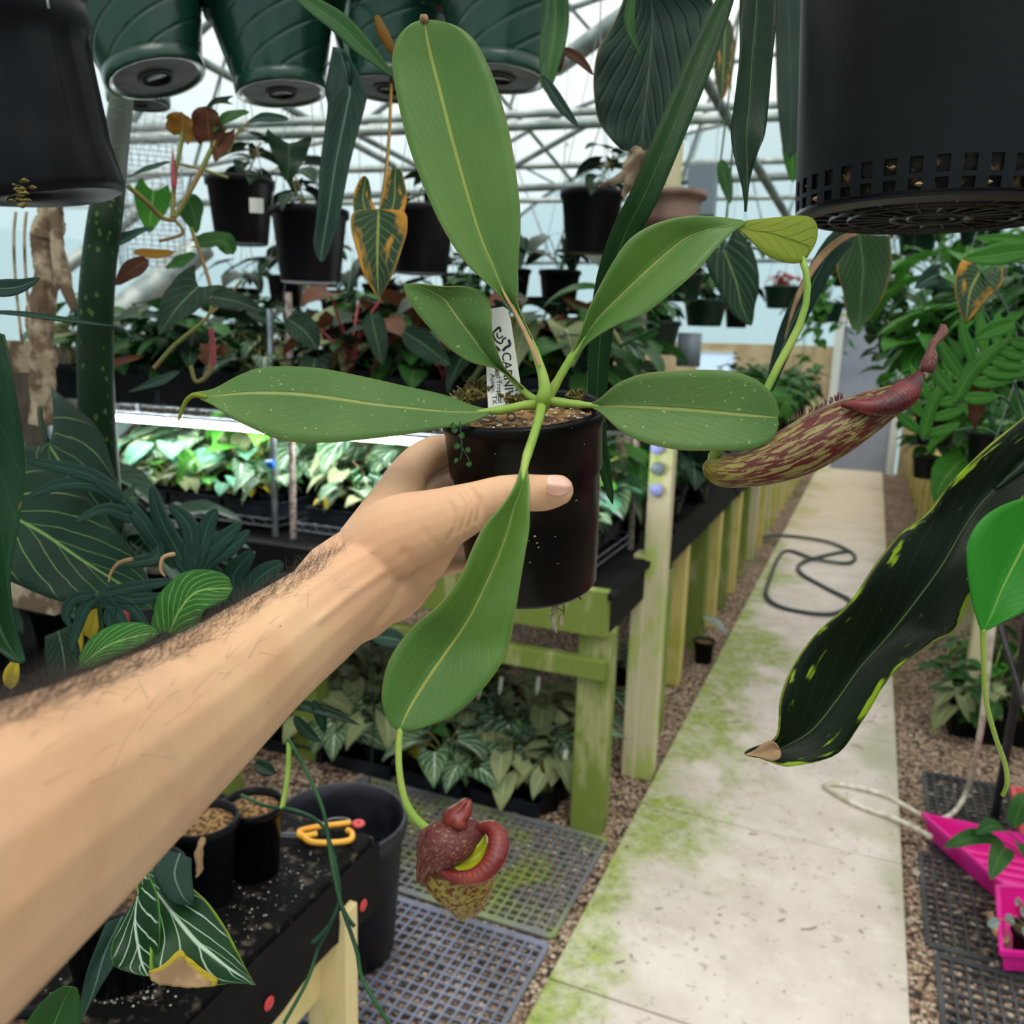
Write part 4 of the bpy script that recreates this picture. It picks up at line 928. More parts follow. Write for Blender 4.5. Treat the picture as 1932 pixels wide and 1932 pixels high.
# trailing green stems
def stem_thing(pts, rad, mat, label, n=40, cat='vine', name='trailing_vine', group=None):
    return tag(MB().tube(pxline(pts, n), rad, 7).build(name, M[mat], solid=0), label, cat, group)
stem_thing([(545, 1395, .95), (575, 1450, .93), (610, 1530, .9), (625, 1620, .87), (642, 1700, .85), (672, 1790, .83), (685, 1850, .82), (735, 1932, .8)], .0021, 'greenstem', 'long dark green trailing stem running down past the scissors to the bottom edge')
tag(MB().tube(pxline([(455, 1500, .98), (500, 1520, .96), (560, 1530, .94), (610, 1560, .92), (635, 1640, .88), (640, 1700, .86), (620, 1750, .85), (600, 1790, .86), (580, 1850, .84), (535, 1932, .82)], 40), .0019, 7).tube(pxline([(640, 1700, .86), (655, 1730, .85), (668, 1747, .84)], 6), .002, 6).tube(pxline([(622, 1745, .85), (605, 1765, .85), (590, 1778, .85)], 6), .0025, 6).build('trailing_vine', M['greenstem']), 'branching green stem that crosses the scissors from the bark-filled pot', 'vine')
stem_thing([(545, 1400, .97), (543, 1460, .96), (532, 1525, .95)], .003, 'palestem', 'short light green stem end hanging above the bark-filled pot')
# ---------------------------------------------------------------- leaves and plants close to the camera
BASES = []
def pxblade(mb, pts, Wpx, shape, nrm=None, n=14, **k):
    cl = pxline(pts, n); d = sum(p[2] for p in pts)/len(pts); W = Wpx*d/FPX; BASES.append(cl[0])
    return blade(mb, cl, W, shape, nrm if nrm is not None else -CF, **k)
# 1 held pitcher plant --------------------------------------------------
topc, botc = P(985, 768, .530), P(1006, 1103, .572)
ax = (topc-botc); H = ax.length; az = ax.normalized(); axx = az.cross(V(0, 1, 0)).normalized(); ayy = az.cross(axx)
PM = Matrix(((axx.x, ayy.x, az.x, botc.x), (axx.y, ayy.y, az.y, botc.y), (axx.z, ayy.z, az.z, botc.z), (0, 0, 0, 1)))
hp = thing('pitcher_plant', botc, 'held tropical pitcher plant with long waxy leaves in a glossy black pot', 'plant')
R = .0505
MB().lathe([(0, .0), (.036, 0), (.0405, .002), (.0425, .005), (.0455, .05), (.0472, .082), (.0488, .0825), (.0498, H-.012), (.0512, H-.010), (.0516, H-.003), (.0508, H), (.0492, H-.002), (.0482, H-.012), (.0470, H-.03)], 72, PM).build('pot', M['blackgloss'], hp)
mb = MB(); rows = []
for i in range(15):
    rr_ = .0478*i/14; row_ = []
    for j in range(40):
        a = 2*PI*j/40; z = H-.011+.0025*noise.noise(V(rr_*120*cos(a), rr_*120*sin(a), 0))
        row_.append(PM @ V(rr_*cos(a), rr_*sin(a), z))
    rows.append(row_)
mb.grid(rows, True); mb.build('soil', M['bark'], hp)
mb = MB(); rn = random.Random(11)
for (x, y, d, s) in ((905, 735, .532, .012), (880, 755, .525, .010), (925, 750, .528, .012), (955, 752, .525, .009), (865, 765, .52, .008), (975, 760, .52, .008), (1085, 752, .53, .007)):
    c = P(x, y, d)
    for k in range(46):
        a, b_ = rn.uniform(0, 2*PI), rn.uniform(0, 1.3); o_ = V(cos(a)*cos(b_), sin(a)*cos(b_), sin(b_)*.8)*s
        q = c+o_*rn.uniform(.5, 1); mb.tube([q-o_*.5, q, q+V(rn.uniform(-1, 1), rn.uniform(-1, 1), rn.uniform(-.2, 1))*.003], [.0012, .0011, .0003], 4)
mb.build('moss', M['moss'], hp)
mb = MB(); r = rn
for i in range(150):
    a, q = rn.uniform(0, 2*PI), .046*sqrt(rn.random()); c = PM @ V(q*cos(a), q*sin(a), H-.008); stone(mb, c.x, c.y, c.z, rn.choice([.0007, .001, .0016]))
o = mb.build('perlite', M['perlite'], hp, smooth=False); o['kind'] = 'stuff'
# liverwort hanging over the rim
mb = MB().tube(pxline([(868, 795, .478), (870, 825, .476), (872, 850, .476), (868, 868, .477)], 12), .0004, 4, mi=1, stem=True).tube(pxline([(872, 845, .476), (882, 862, .475), (886, 872, .475)], 8), .0003, 4, mi=1, stem=True)
for (x, y, s, dx) in ((861, 808, 6, -6), (868, 818, 6, 6), (866, 838, 6, -7), (880, 845, 5, 6), (863, 865, 4, -5), (884, 872, 6, 2), (858, 800, 6, -6)): pxblade(mb, [(x, y, .476), (x+dx*.6, y+4, .475), (x+dx, y+9, .475)], s, 'round', n=6)
mb.build('seedling', [M['L_mid'], M['greenstem']], hp)
mb = MB()
for (x, y) in ((1018, 1040), (1012, 1025), (1082, 1090), (1000, 1085), (950, 825), (1110, 840), (1065, 1028), (1022, 1050), (998, 1035), (1055, 801), (945, 848), (1120, 955)):
    c = P(x, y, .50+.0); 
    # push onto the pot wall
    L = PM.inverted() @ c; rad = .0425+.008*(L.z/H); an = atan2(L.y, L.x); c = PM @ V(rad*cos(an)*1.01, rad*sin(an)*1.01, L.z); stone(mb, c.x, c.y, c.z, rn.choice([.0007, .0011, .0015]))
mb.build('soil_crumbs', M['root'], hp, smooth=False)
mb = MB()
for (pts, w_) in (([(1040, 1125, .553), (1048, 1140, .55), (1045, 1155, .55)], .0022), ([(1060, 1112, .55), (1085, 1122, .548), (1098, 1132, .547)], .0006), ([(1060, 1112, .55), (1085, 1108, .548), (1106, 1104, .547)], .0006), ([(1062, 1120, .55), (1064, 1145, .55), (1062, 1180, .55)], .0005), ([(1044, 1150, .55), (1046, 1172, .55), (1050, 1194, .55)], .0007), ([(1040, 1108, .552), (1060, 1116, .551), (1085, 1104, .55)], .0016), ([(1050, 1148, .55), (1062, 1152, .55), (1064, 1160, .55)], .0005)):
    mb.tube(pxline(pts, 8), w_, 5)
mb.build('roots', M['root'], hp)
MB().tube(pxline([(1046, 1158, .55), (1044, 1172, .55), (1049, 1192, .55)], 8), [.0012, .0022, .0024, .0022, .002, .0018, .0012, .0006], 6).tube(pxline([(1060, 1160, .55), (1058, 1172, .55), (1057, 1182, .55)], 6), [.001, .0016, .0016, .0014, .001, .0005], 6).build('bark_bits', M['root'], hp)
# crown stem
MB().tube(pxline([(1022, 775, .520), (1024, 755, .506), (1028, 735, .503), (1022, 700, .503), (1005, 655, .503)], 14), [.0034, .0040, .0044, .0045, .0046, .0044, .0040, .0037, .0034, .0031, .0028, .0026, .0022, .0020], 12).build('stem', M['palestem'], hp)
MB().tube(pxline([(1018, 690, .499), (1000, 645, .498), (975, 595, .497), (955, 560, .497), (945, 538, .497)], 14), [.0018, .0022, .0026, .0026, .0024, .0022, .002, .0019, .0018, .0017, .0014, .001, .0007, .0003], 6, flat=.5).build('growth_tip', M['dry'], hp)
def wleaf(name, st, mat, pet, rp, **k):
    mb = MB(); leaf_edges(mb, st, **k); mb.tube(pxline(pet, 14), rp, 8, stem=True, mi=1)
    return mb.build('leaf', [mat, M['palestem']], hp, solid=.0008)
wleaf('a', [(1002, 640, 1003, 640, 1004, 640, .500, .502, .500), (955, 572, 965, 575, 977, 575, .498, .502, .498), (925, 540, 948, 545, 978, 545, .496, .502, .496), (880, 497, 930, 500, 977, 500, .494, .503, .494), (846, 448, 908, 450, 981, 448, .492, .503, .492), (818, 395, 890, 395, 981, 392, .491, .502, .491), (785, 315, 867, 315, 972, 315, .490, .500, .490), (763, 245, 848, 245, 960, 245, .489, .498, .489), (746, 165, 828, 165, 938, 165, .488, .496, .488), (740, 115, 815, 115, 915, 110, .487, .494, .487), (748, 75, 806, 75, 892, 72, .486, .491, .486), (768, 50, 802, 48, 860, 48, .486, .489, .486), (790, 39, 800, 38, 818, 38, .488, .489, .488)], M['L_nep'], [(1026, 745, .508), (1024, 710, .506), (1012, 670, .504), (990, 620, .502), (965, 575, .5015)], [.0024]*4+[.0022]*4+[.0018]*3+[.0018, .0014, .001])
MB().tube(pxline([(795, 42, .488), (800, 36, .488), (806, 40, .487)], 6), [.001, .002, .003, .003, .002, .001], 6).build('leaf_tip', M['dry'], hp)
wleaf('b', [(985, 735, 986, 734, 988, 733, .513, .515, .513), (940, 697, 951, 702, 955, 697, .510, .514, .510), (890, 684, 915, 668, 944, 678, .506, .513, .506), (845, 655, 892, 636, 931, 640, .503, .512, .503), (812, 620, 870, 608, 927, 612, .501, .511, .501), (788, 592, 855, 588, 926, 580, .500, .510, .502), (770, 565, 838, 565, 912, 553, .499, .508, .503), (763, 548, 818, 552, 880, 541, .499, .504, .502), (761, 540, 795, 540, 840, 541, .499, .500, .500), (764, 535, 775, 534, 800, 537, .499, .499, .499)], M['L_nepd'], [(1018, 758, .514), (1000, 748, .516), (985, 735, .516), (950, 700, .5145)], [.0020]*6+[.0018]*4+[.0014, .0012, .001, .0008])
wleaf('c', [(925, 781, 925, 777, 925, 773, .494, .495, .497), (880, 801, 890, 778, 890, 765, .490, .493, .497), (830, 808, 840, 777, 840, 746, .486, .491, .497), (760, 820, 770, 770, 765, 729, .482, .490, .496), (680, 830, 700, 762, 690, 712, .480, .489, .495), (600, 835, 630, 751, 620, 698, .479, .488, .494), (540, 832, 560, 743, 560, 692, .478, .487, .493), (490, 815, 490, 741, 495, 694, .478, .486, .492), (440, 790, 435, 744, 450, 709, .480, .486, .490), (402, 765, 400, 748, 405, 733, .482, .485, .488), (378, 753, 374, 746, 372, 740, .484, .486, .487)], M['L_nepd'], [(1018, 765, .512), (990, 765, .508), (950, 773, .500), (900, 778, .4945)], [.0026]*5+[.0023]*4+[.0024, .002, .0016, .0012, .001])
MB().tube(pxline([(392, 750, .485), (368, 745, .486), (352, 756, .487), (343, 775, .487), (336, 794, .487)], 14), [.0018, .0028, .0032, .0032, .003, .0028, .0026, .0024, .0022, .002, .0018, .0016, .0014, .0008], 8, flat=.5).build('leaf_tip', M['L_under'], hp)
wleaf('d', [(984, 872, 989, 872, 994, 872, .440, .441, .440), (972, 915, 985, 915, 998, 915, .429, .434, .430), (946, 955, 970, 955, 999, 958, .423, .432, .425), (915, 990, 958, 1000, 998, 1000, .420, .432, .424), (892, 1035, 940, 1050, 991, 1040, .419, .433, .423), (868, 1090, 915, 1105, 982, 1095, .419, .434, .424), (830, 1140, 885, 1165, 973, 1150, .420, .435, .425), (775, 1188, 845, 1225, 962, 1210, .424, .438, .428), (736, 1243, 810, 1275, 942, 1258, .422, .434, .426), (721, 1300, 782, 1318, 900, 1312, .421, .430, .425), (724, 1340, 765, 1350, 850, 1352, .422, .427, .424), (738, 1368, 757, 1370, 795, 1374, .424, .425, .424), (750, 1376, 754, 1376, 765, 1377, .425, .425, .425)], M['L_nep'], [(1022, 762, .508), (1018, 785, .492), (1006, 825, .464), (992, 868, .4415), (985, 910, .4350)], [.0026]*5+[.0022]*4+[.0022, .0018, .0016, .0014, .001], wave=.0)
wleaf('e', [(1075, 675, 1078, 677, 1082, 680, .505, .506, .505), (1093, 635, 1102, 638, 1112, 645, .500, .504, .500), (1110, 585, 1130, 598, 1160, 615, .495, .503, .495), (1132, 540, 1168, 560, 1215, 592, .491, .502, .491), (1160, 490, 1210, 520, 1268, 552, .488, .501, .488), (1190, 450, 1250, 484, 1315, 510, .487, .500, .487), (1235, 423, 1295, 449, 1352, 468, .488, .498, .489), (1295, 408, 1340, 432, 1378, 442, .490, .495, .492), (1350, 409, 1375, 424, 1395, 430, .493, .494, .495), (1400, 416, 1404, 419, 1408, 421, .498, .498, .498)], M['L_nep'], [(1034, 752, .512), (1050, 722, .510), (1075, 680, .5065), (1105, 636, .5042)], [.0027]*5+[.0023]*4+[.0024, .002, .0016, .0012, .001])
wleaf('e2', [(1385, 424, 1386, 425, 1387, 428, .497, .497, .497), (1410, 416, 1415, 435, 1415, 452, .500, .500, .497), (1450, 412, 1450, 440, 1438, 475, .503, .501, .497), (1490, 408, 1480, 450, 1465, 490, .506, .502, .498), (1525, 409, 1508, 460, 1490, 496, .508, .503, .499), (1541, 425, 1525, 468, 1505, 496, .508, .504, .500), (1540, 455, 1525, 478, 1510, 494, .506, .504, .501), (1524, 485, 1518, 488, 1512, 492, .504, .504, .502)], M['L_under'], [(1512, 486, .503), (1522, 520, .503), (1523, 560, .504), (1510, 610, .506), (1485, 660, .507), (1460, 705, .508), (1435, 760, .510), (1395, 815, .510), (1355, 848, .508), (1342, 872, .506), (1358, 893, .504)], [.0016]*4+[.0020]*6+[.0028]*4, nu=6)
wleaf('f', [(1105, 763, 1106, 764, 1107, 766, .508, .508, .508), (1128, 755, 1130, 766, 1132, 778, .503, .506, .503), (1165, 724, 1170, 766, 1170, 812, .497, .504, .497), (1215, 705, 1220, 768, 1220, 836, .494, .502, .494), (1285, 699, 1285, 772, 1285, 849, .492, .500, .492), (1345, 698, 1345, 777, 1350, 850, .491, .498, .491), (1400, 705, 1395, 782, 1405, 849, .490, .496, .490), (1438, 724, 1432, 785, 1440, 840, .490, .494, .490), (1462, 752, 1455, 787, 1462, 822, .490, .492, .490), (1470, 778, 1468, 788, 1469, 800, .491, .491, .491)], M['L_nepd'], [(1032, 756, .512), (1060, 760, .510), (1090, 763, .508), (1130, 766, .506)], [.0026]*6+[.0022]*4+[.0016, .0014, .0012, .001])
# tendril and hanging pitcher in front
MB().tube(pxline([(755, 1374, .426), (752, 1410, .424), (754, 1460, .422), (765, 1512, .42), (785, 1545, .418), (812, 1568, .417)], 20), [.0018]*12+[.0021]*8, 8).build('tendril', M['palestem'], hp)
def tubepx(mb, st, n=24, m=28, rib=0, **k):
    S = cat_rom(st, n); return mb.tube([P(q[0], q[1], q[2]) for q in S], [q[3]*q[2]/FPX*(1+(rib if i % 3 == 0 else 0)) for i, q in enumerate(S)], m, **k)
# cup: nearly vertical, mouth tipped to the right
mb = MB(); tubepx(mb, [(872, 1737, .414, 3), (873, 1722, .414, 22), (876, 1700, .414, 44), (873, 1670, .414, 62), (868, 1640, .414, 72), (868, 1610, .415, 73), (872, 1580, .416, 68)]); pc = mb.build('pitcher', M['pit2'], hp)
tubepx(MB(), [(818, 1668, .404, 3), (812, 1640, .404, 16), (806, 1612, .405, 20), (808, 1580, .407, 18), (822, 1560, .41, 10), (830, 1548, .412, 3)], m=14).build('wing', M['lid'], pc)
S = cat_rom([(826, 1636, .392, 4), (845, 1650, .389, 9), (868, 1656, .387, 13), (895, 1654, .386, 16), (920, 1638, .387, 19), (937, 1610, .390, 21), (940, 1580, .394, 19), (925, 1562, .398, 14), (905, 1562, .401, 9), (892, 1572, .403, 4)], 80)
mb = MB(); mb.tube([P(q[0], q[1], q[2]) for q in S], [q[3]*q[2]/FPX*(1+.05*(i % 3 == 0)) for i, q in enumerate(S)], 14); mb.build('lip', M['perist2'], pc)
mb = MB(); leaf_edges(mb, [(850, 1630, 850, 1630, 850, 1632, .393, .393, .393), (865, 1618, 868, 1628, 870, 1645, .395, .396, .39), (885, 1605, 890, 1622, 892, 1645, .397, .398, .39), (905, 1590, 908, 1608, 912, 1632, .399, .40, .392), (915, 1572, 918, 1590, 922, 1610, .401, .401, .394)], nv=12, nu=6); mb.build('inner_wall', M['mouth'], pc, solid=.0006)
mb = MB(); leaf_edges(mb, [(892, 1545, 905, 1552, 925, 1560, .404, .405, .402), (860, 1550, 885, 1575, 900, 1590, .398, .394, .400), (838, 1552, 865, 1585, 888, 1612, .394, .389, .394), (822, 1558, 845, 1595, 870, 1628, .392, .386, .391), (806, 1570, 825, 1602, 850, 1638, .392, .386, .390), (796, 1595, 810, 1610, 832, 1640, .394, .389, .391), (788, 1625, 795, 1630, 810, 1645, .396, .394, .394), (787, 1660, 790, 1662, 800, 1668, .398, .397, .397)], nv=30, nu=10, bulge=.002, wave=.0012, wn=2); mb.build('lid', M['lid'], pc, solid=.0010)
mb = MB(); leaf_edges(mb, [(838, 1552, 852, 1556, 868, 1560, .396, .393, .393), (838, 1538, 856, 1545, 878, 1562, .396, .391, .392), (845, 1528, 864, 1536, 878, 1548, .396, .392, .393), (860, 1520, 872, 1528, 886, 1536, .396, .393, .394), (872, 1512, 880, 1514, 888, 1518, .396, .395, .395), (880, 1508, 882, 1508, 885, 1510, .396, .396, .396)], nv=16, nu=8, bulge=.002); mb.build('lip_spur', M['perist2'], pc, solid=.002)
mb = MB()
for i in range(40):
    a = PI*rn.random()+PI; x, y = 875+44*cos(a)*rn.uniform(.3, 1), 1705+12+rn.uniform(-10, 16); c = P(x, y, .402); mb.tube([c, c+V(rn.uniform(-.001, .001), 0, -.0022)], .00013, 3)
mb.build('fine_hairs', M['dry'], pc)
# pitcher on the right
pc = None; mb = MB(); tubepx(mb, [(1342, 868, .507, 8), (1345, 880, .505, 22), (1362, 887, .503, 31), (1400, 886, .500, 34), (1450, 873, .498, 42), (1510, 847, .497, 50), (1570, 815, .497, 50), (1625, 785, .497, 42), (1665, 764, .498, 33), (1700, 745, .499, 24), (1722, 725, .500, 14)], n=40, m=32); pc = mb.build('pitcher', M['pit1'], hp)
mb = MB(); tubepx(mb, [(1588, 765, .484, 3), (1610, 765, .480, 10), (1645, 768, .479, 16), (1680, 760, .481, 23), (1705, 744, .484, 25), (1722, 725, .488, 17), (1732, 709, .492, 9), (1738, 700, .494, 3)], n=90, m=14, rib=.07); 
mb.build('lip', M['perist'], pc)
mb = MB()
for i in range(44):
    t = i/43; x = 1478+108*t if i > 4 else 1575+i*3; y = 852-96*t if i > 4 else 756; d = .497
    q = P(x+rn.uniform(-3, 3), (852-96*((x-1360)/225))-3, d-.008); l = rn.uniform(.0015, .0035)*(1.5 if x > 1560 else 1)*(.4 if x < 1450 else 1)
    mb.tube([q, q+CU*l+CR*rn.uniform(-.0008, .0008)], [.0005, .0001], 4)
mb.build('fringe', M['perist'], pc)
mb = MB(); leaf_edges(mb, [(1738, 700, 1745, 702, 1760, 705, .494, .493, .493), (1735, 692, 1748, 692, 1765, 690, .494, .490, .492), (1744, 672, 1753, 674, 1768, 672, .494, .490, .493), (1752, 655, 1758, 657, 1764, 655, .494, .492, .493), (1757, 642, 1765, 645, 1776, 642, .495, .493, .494), (1768, 628, 1777, 630, 1788, 628, .496, .494, .495), (1775, 612, 1779, 612, 1784, 614, .497, .496, .496)], nv=24, nu=6, bulge=.001); mb.build('lid', M['lid'], pc, solid=.0009)
# name tag stuck in the pot
tg = thing('plant_tag', P(950, 770, .512), 'white plant label with black logo and lettering stuck in the held pot', 'plant tag')
ta, tb, tc_, td = P(912, 775, .520), P(985, 768, .520), P(963, 578, .520), P(900, 583, .520)
ctr = P(948, 676, .520); ux = (P(983, 740, .52)-P(914, 745, .52)).normalized(); uy = (P(947, 590, .52)-P(952, 740, .52)).normalized(); un = ux.cross(uy).normalized(); uy = un.cross(ux)
TM = Matrix(((ux.x, uy.x, un.x, ctr.x), (ux.y, uy.y, un.y, ctr.y), (ux.z, uy.z, un.z, ctr.z), (0, 0, 0, 1)))
k_ = .52/FPX
mb = MB(); outl = [(-34*k_, -95*k_), (34*k_, -95*k_), (21*k_, 70*k_), (15*k_, 92*k_), (9*k_, 97*k_), (-26*k_, 94*k_), (-29*k_, 85*k_)]
n_ = len(outl); vv = [TM @ V(x, y, z) for z in (-.0003, .0003) for x, y in outl]
mb.add(vv, [list(range(n_-1, -1, -1)), list(range(n_, 2*n_))]+[(i, (i+1) % n_, n_+(i+1) % n_, n_+i) for i in range(n_)]); mb.build('label_card', M['white'], tg, smooth=False)
M['ink'] = pm('black_print', '#0a0a0a', .5)
def text(body, x, y, size, rot, bold=0, name='lettering'):
    cu = bpy.data.curves.new(name, 'FONT'); cu.body = body; cu.size = size; cu.extrude = .00005; cu.offset = bold
    o = bpy.data.objects.new(name, cu); me = bpy.data.meshes.new_from_object(o); bpy.data.objects.remove(o)
    m = bpy.data.objects.new(name, me); col.objects.link(m); me.materials.clear(); me.materials.append(M['ink'])
    me.transform(Matrix.Translation(-parent_loc(tg)) @ TM @ Matrix.Translation(V(x*k_, y*k_, .0004)) @ Matrix.Rotation(rot, 4, 'Z')); m.parent = tg; return m
text('CARNIVERO', 0, 11, 24*k_, -PI/2, .00008)
text('Carnivorous', -16, 24, 11*k_, -PI/2)
text('and Tropical', -14, -18, 13*k_, -PI/2, .00002)
text('Austin, TX', -25, -28, 13*k_, -PI/2, .00002)
mb = MB().box(TM @ V(-9*k_, -30*k_, .0004), (.6*k_, 110*k_, .0001), TM.to_3x3())
c = MB()
for pts, w_ in (([(-15, 58), (-13, 48), (-8, 40), (0, 36), (4, 44), (10, 46)], 2.2), ([(-13, 58), (-5, 65), (-1, 66), (0, 58)], 2.6), ([(-20, 44), (-16, 34), (-8, 28), (-4, 22)], 3.0), ([(14, 42), (16, 32), (8, 28), (2, 22)], 3.4), ([(-6, 56), (-7, 50), (-2, 46), (4, 50)], 1.8)):
    c.tube(curve3([TM @ V((x)*k_, (y-8)*k_, .0003) for x, y in pts], 14), w_*k_*.8, 6)
c.add([v for v in mb.v], mb.f); c.build('logo', M['ink'], tg)
# 2 the person's arm and hand -------------------------------------------
def capsules(chains, n=18):
    mb = MB()
    for ch in chains:
        st = ch['p']; S = cat_rom(st, ch.get('n', 4*len(st))); pts = [P(q[0], q[1], q[2]) for q in S]; rs = [q[3]*q[2]/FPX for q in S]
        fl = ch.get('flat', 1.0)
        # rounded ends
        def cap(p, q, r_):
            d = (p-q).normalized(); return [(p+d*r_*sin(a), r_*cos(a)) for a in (.5, .95, 1.3, 1.54)]
        a, b_ = cap(pts[0], pts[1], rs[0]), cap(pts[-1], pts[-2], rs[-1])
        P_ = [x[0] for x in reversed(a)]+pts+[x[0] for x in b_]; R_ = [x[1] for x in reversed(a)]+rs+[x[1] for x in b_]
        mb.tube(P_, R_, n, flat=fl, up=ch.get('up', CF))
    return mb
ch = [
 dict(p=[(-520, 1990, .165, 480), (-330, 1830, .19, 410), (-110, 1672, .225, 342), (85, 1545, .275, 272), (225, 1448, .32, 222), (365, 1348, .37, 176), (500, 1240, .42, 138), (600, 1165, .455, 118), (680, 1103, .478, 101)], n=46, flat=.78),
 dict(p=[(650, 1120, .472, 104), (710, 1075, .488, 98), (760, 1040, .505, 82)], flat=.72),          # carpus to palm
 dict(p=[(690, 1050, .478, 66), (750, 1010, .470, 76), (820, 985, .462, 64), (880, 962, .459, 50)], flat=.85),      # thenar
 dict(p=[(850, 968, .460, 52), (900, 950, .459, 43), (945, 935, .459, 38), (985, 930, .460, 36), (1025, 930, .462, 35), (1052, 925, .464, 31)], flat=.86),   # thumb
 dict(p=[(690, 1110, .492, 74), (740, 1105, .502, 70), (775, 1085, .512, 56)], flat=.8),          # heel of the hand
 dict(p=[(800, 1060, .490, 44), (835, 1005, .480, 42), (860, 985, .470, 38)]),                     # web towards thumb crease
 dict(p=[(700, 1030, .500, 66), (735, 960, .518, 50), (762, 915, .532, 42)], flat=.8),            # index metacarpal
 dict(p=[(757, 915, .534, 40), (785, 878, .552, 36), (815, 856, .570, 33), (845, 850, .592, 30), (900, 850, .626, 28), (955, 852, .636, 25)]),   # index finger
 dict(p=[(730, 1000, .520, 54), (775, 950, .545, 42), (805, 925, .568, 36), (850, 915, .594, 32), (905, 918, .630, 29), (975, 925, .640, 26)]),   # middle
 dict(p=[(745, 1040, .525, 54), (785, 1000, .552, 42), (820, 985, .578, 34), (855, 982, .600, 31), (910, 985, .632, 29), (965, 990, .640, 25)]), # ring
 dict(p=[(750, 1085, .520, 50), (790, 1075, .548, 38), (825, 1062, .572, 29), (855, 1058, .594, 26), (905, 1052, .624, 24), (945, 1050, .630, 21)]), # little
]
raw = capsules(ch)
for i in range(len(raw.v)): pass
def remeshed(mb, name, vox, mat, it=8, sculpt=None):
    o = mb.build(name, mat, origin=P(400, 1320, .38)); m = o.modifiers.new('r', 'REMESH'); m.mode = 'VOXEL'; m.voxel_size = vox; m.use_smooth_shade = True
    s = o.modifiers.new('s', 'SMOOTH'); s.factor = .6; s.iterations = it
    bpy.context.view_layer.update(); dg = bpy.context.evaluated_depsgraph_get(); me = bpy.data.meshes.new_from_object(o.evaluated_get(dg)); o.modifiers.clear(); o.data = me; me.name = name
    if not me.materials: me.materials.append(mat)
    me.polygons.foreach_set('use_smooth', [True]*len(me.polygons)); return o
arm = remeshed(raw, 'person', .0011, M['skin'], 9)
tag(arm, "person's bare left forearm and hand reaching in from lower left, gripping the black pot", 'person')
# creases at the thumb base and wrist
me = arm.data; off = arm.location; co = np.empty(len(me.vertices)*3); me.vertices.foreach_get('co', co); co = co.reshape(-1, 3)+np.array(off)
no = np.array([tuple(v.normal) for v in me.vertices])
rel = co-np.array(CP); z = rel @ np.array(CF); sx = 966+FPX*(rel @ np.array(CR))/z; sy = 966-FPX*(rel @ np.array(CU))/z
disp = np.zeros(len(co)); facing = (no @ np.array(CF)) < .1
for (pts, wd, dp_) in (([(888, 922), (905, 950), (900, 985)], 5, .0007), ([(880, 930), (893, 960), (884, 995)], 4, .0005), ([(868, 935), (880, 965), (866, 1005)], 4, .0004), ([(850, 950), (862, 985), (845, 1020)], 4, .0004), ([(800, 1000), (818, 1025), (838, 1040)], 7, .0003), ([(765, 1045), (790, 1070), (820, 1078)], 12, .0006), ([(735, 1092), (765, 1096), (800, 1088)], 9, .0003), ([(1000, 905), (1004, 915), (1001, 925)], 3, .0002), ([(955, 905), (961, 920), (957, 940)], 4, .0003), ([(966, 905), (971, 920), (968, 940)], 4, .0003)):
    S = np.array(cat_rom(pts, 24))
    dmin = np.min(np.hypot(sx[:, None]-S[None, :, 0], sy[:, None]-S[None, :, 1]), axis=1); disp -= 1.9*dp_*np.exp(-(dmin/wd)**2)*facing
for (x0, y0, x1, y1, wd, am) in ((560, 1130, 700, 1040, 9, .0006), (600, 1170, 720, 1080, 8, .0005)):
    S = cat_rom([(x0, y0), ((x0+x1)/2, (y0+y1)/2-4), (x1, y1)], 20); S = np.array(S); dmin = np.min(np.hypot(sx[:, None]-S[None, :, 0], sy[:, None]-S[None, :, 1]), axis=1); disp += 1.8*am*np.exp(-(dmin/wd)**2)*facing
co2 = co+no*disp[:, None]-np.array(off); me.vertices.foreach_set('co', co2.ravel()); me.update()
# thumbnail
mb = MB(); leaf_edges(mb, [(1032, 899, 1031, 914, 1032, 930, .4445, .4425, .4445), (1040, 897, 1040, 915, 1042, 936, .4450, .4422, .4448), (1056, 899, 1058, 917, 1058, 937, .4465, .4432, .4462), (1070, 904, 1072, 918, 1070, 932, .449, .446, .449), (1078, 911, 1079, 918, 1077, 926, .452, .4505, .452)], nv=14, nu=10); mb.build('thumbnail', M['nail'], arm, solid=.0006)
# hair along the back of the forearm
mb = MB(); nv_ = len(co); rng = np.random.default_rng(4); cnt = 0
upf = no @ np.array(CU)
cand = np.where((sx < 660) & (sx > -60) & (sy > 1000) & (upf > .25))[0]
rng.shuffle(cand)
for i in cand:
    e_ = upf[i]; edge = abs(no[i] @ np.array(CF))
    if e_ < .90 and rng.random() > .02: continue
    if not facing[i] and rng.random() > .6: continue
    p = Vector(co[i]); n_v = Vector(no[i]); t = (P(250, 1180, .32)-P(620, 1030, .46)).normalized()*(-1 if rng.random() < .15 else 1)
    d = (n_v*.45-t*.8+Vector(rng.normal(0, .35, 3))).normalized(); l = rng.uniform(.008, .017); r0 = .00006
    q = p+d*l*.5; d2 = (d+n_v*.0-V(0, 0, .25)).normalized(); mb.tube([p, q, q+d2*l*.5], [r0, r0*.8, r0*.2], 3, cap=False); cnt += 1
    if cnt > 2300: break
o = mb.build('arm_hair', M['hair'], arm); o['kind'] = 'stuff'
mb = MB()
for (x, y, s) in ((204, 1276, 4), (507, 1325, 2.5), (528, 1182, 2.5)):
    i = int(np.argmin(np.where(facing, np.hypot(sx-x, sy-y), 1e9))); c = Vector(co[i]); n_v = Vector(no[i])
    stone(mb, c.x, c.y, c.z, s*z[i]/FPX)
mb.build('mole', M['L_brown'], arm)
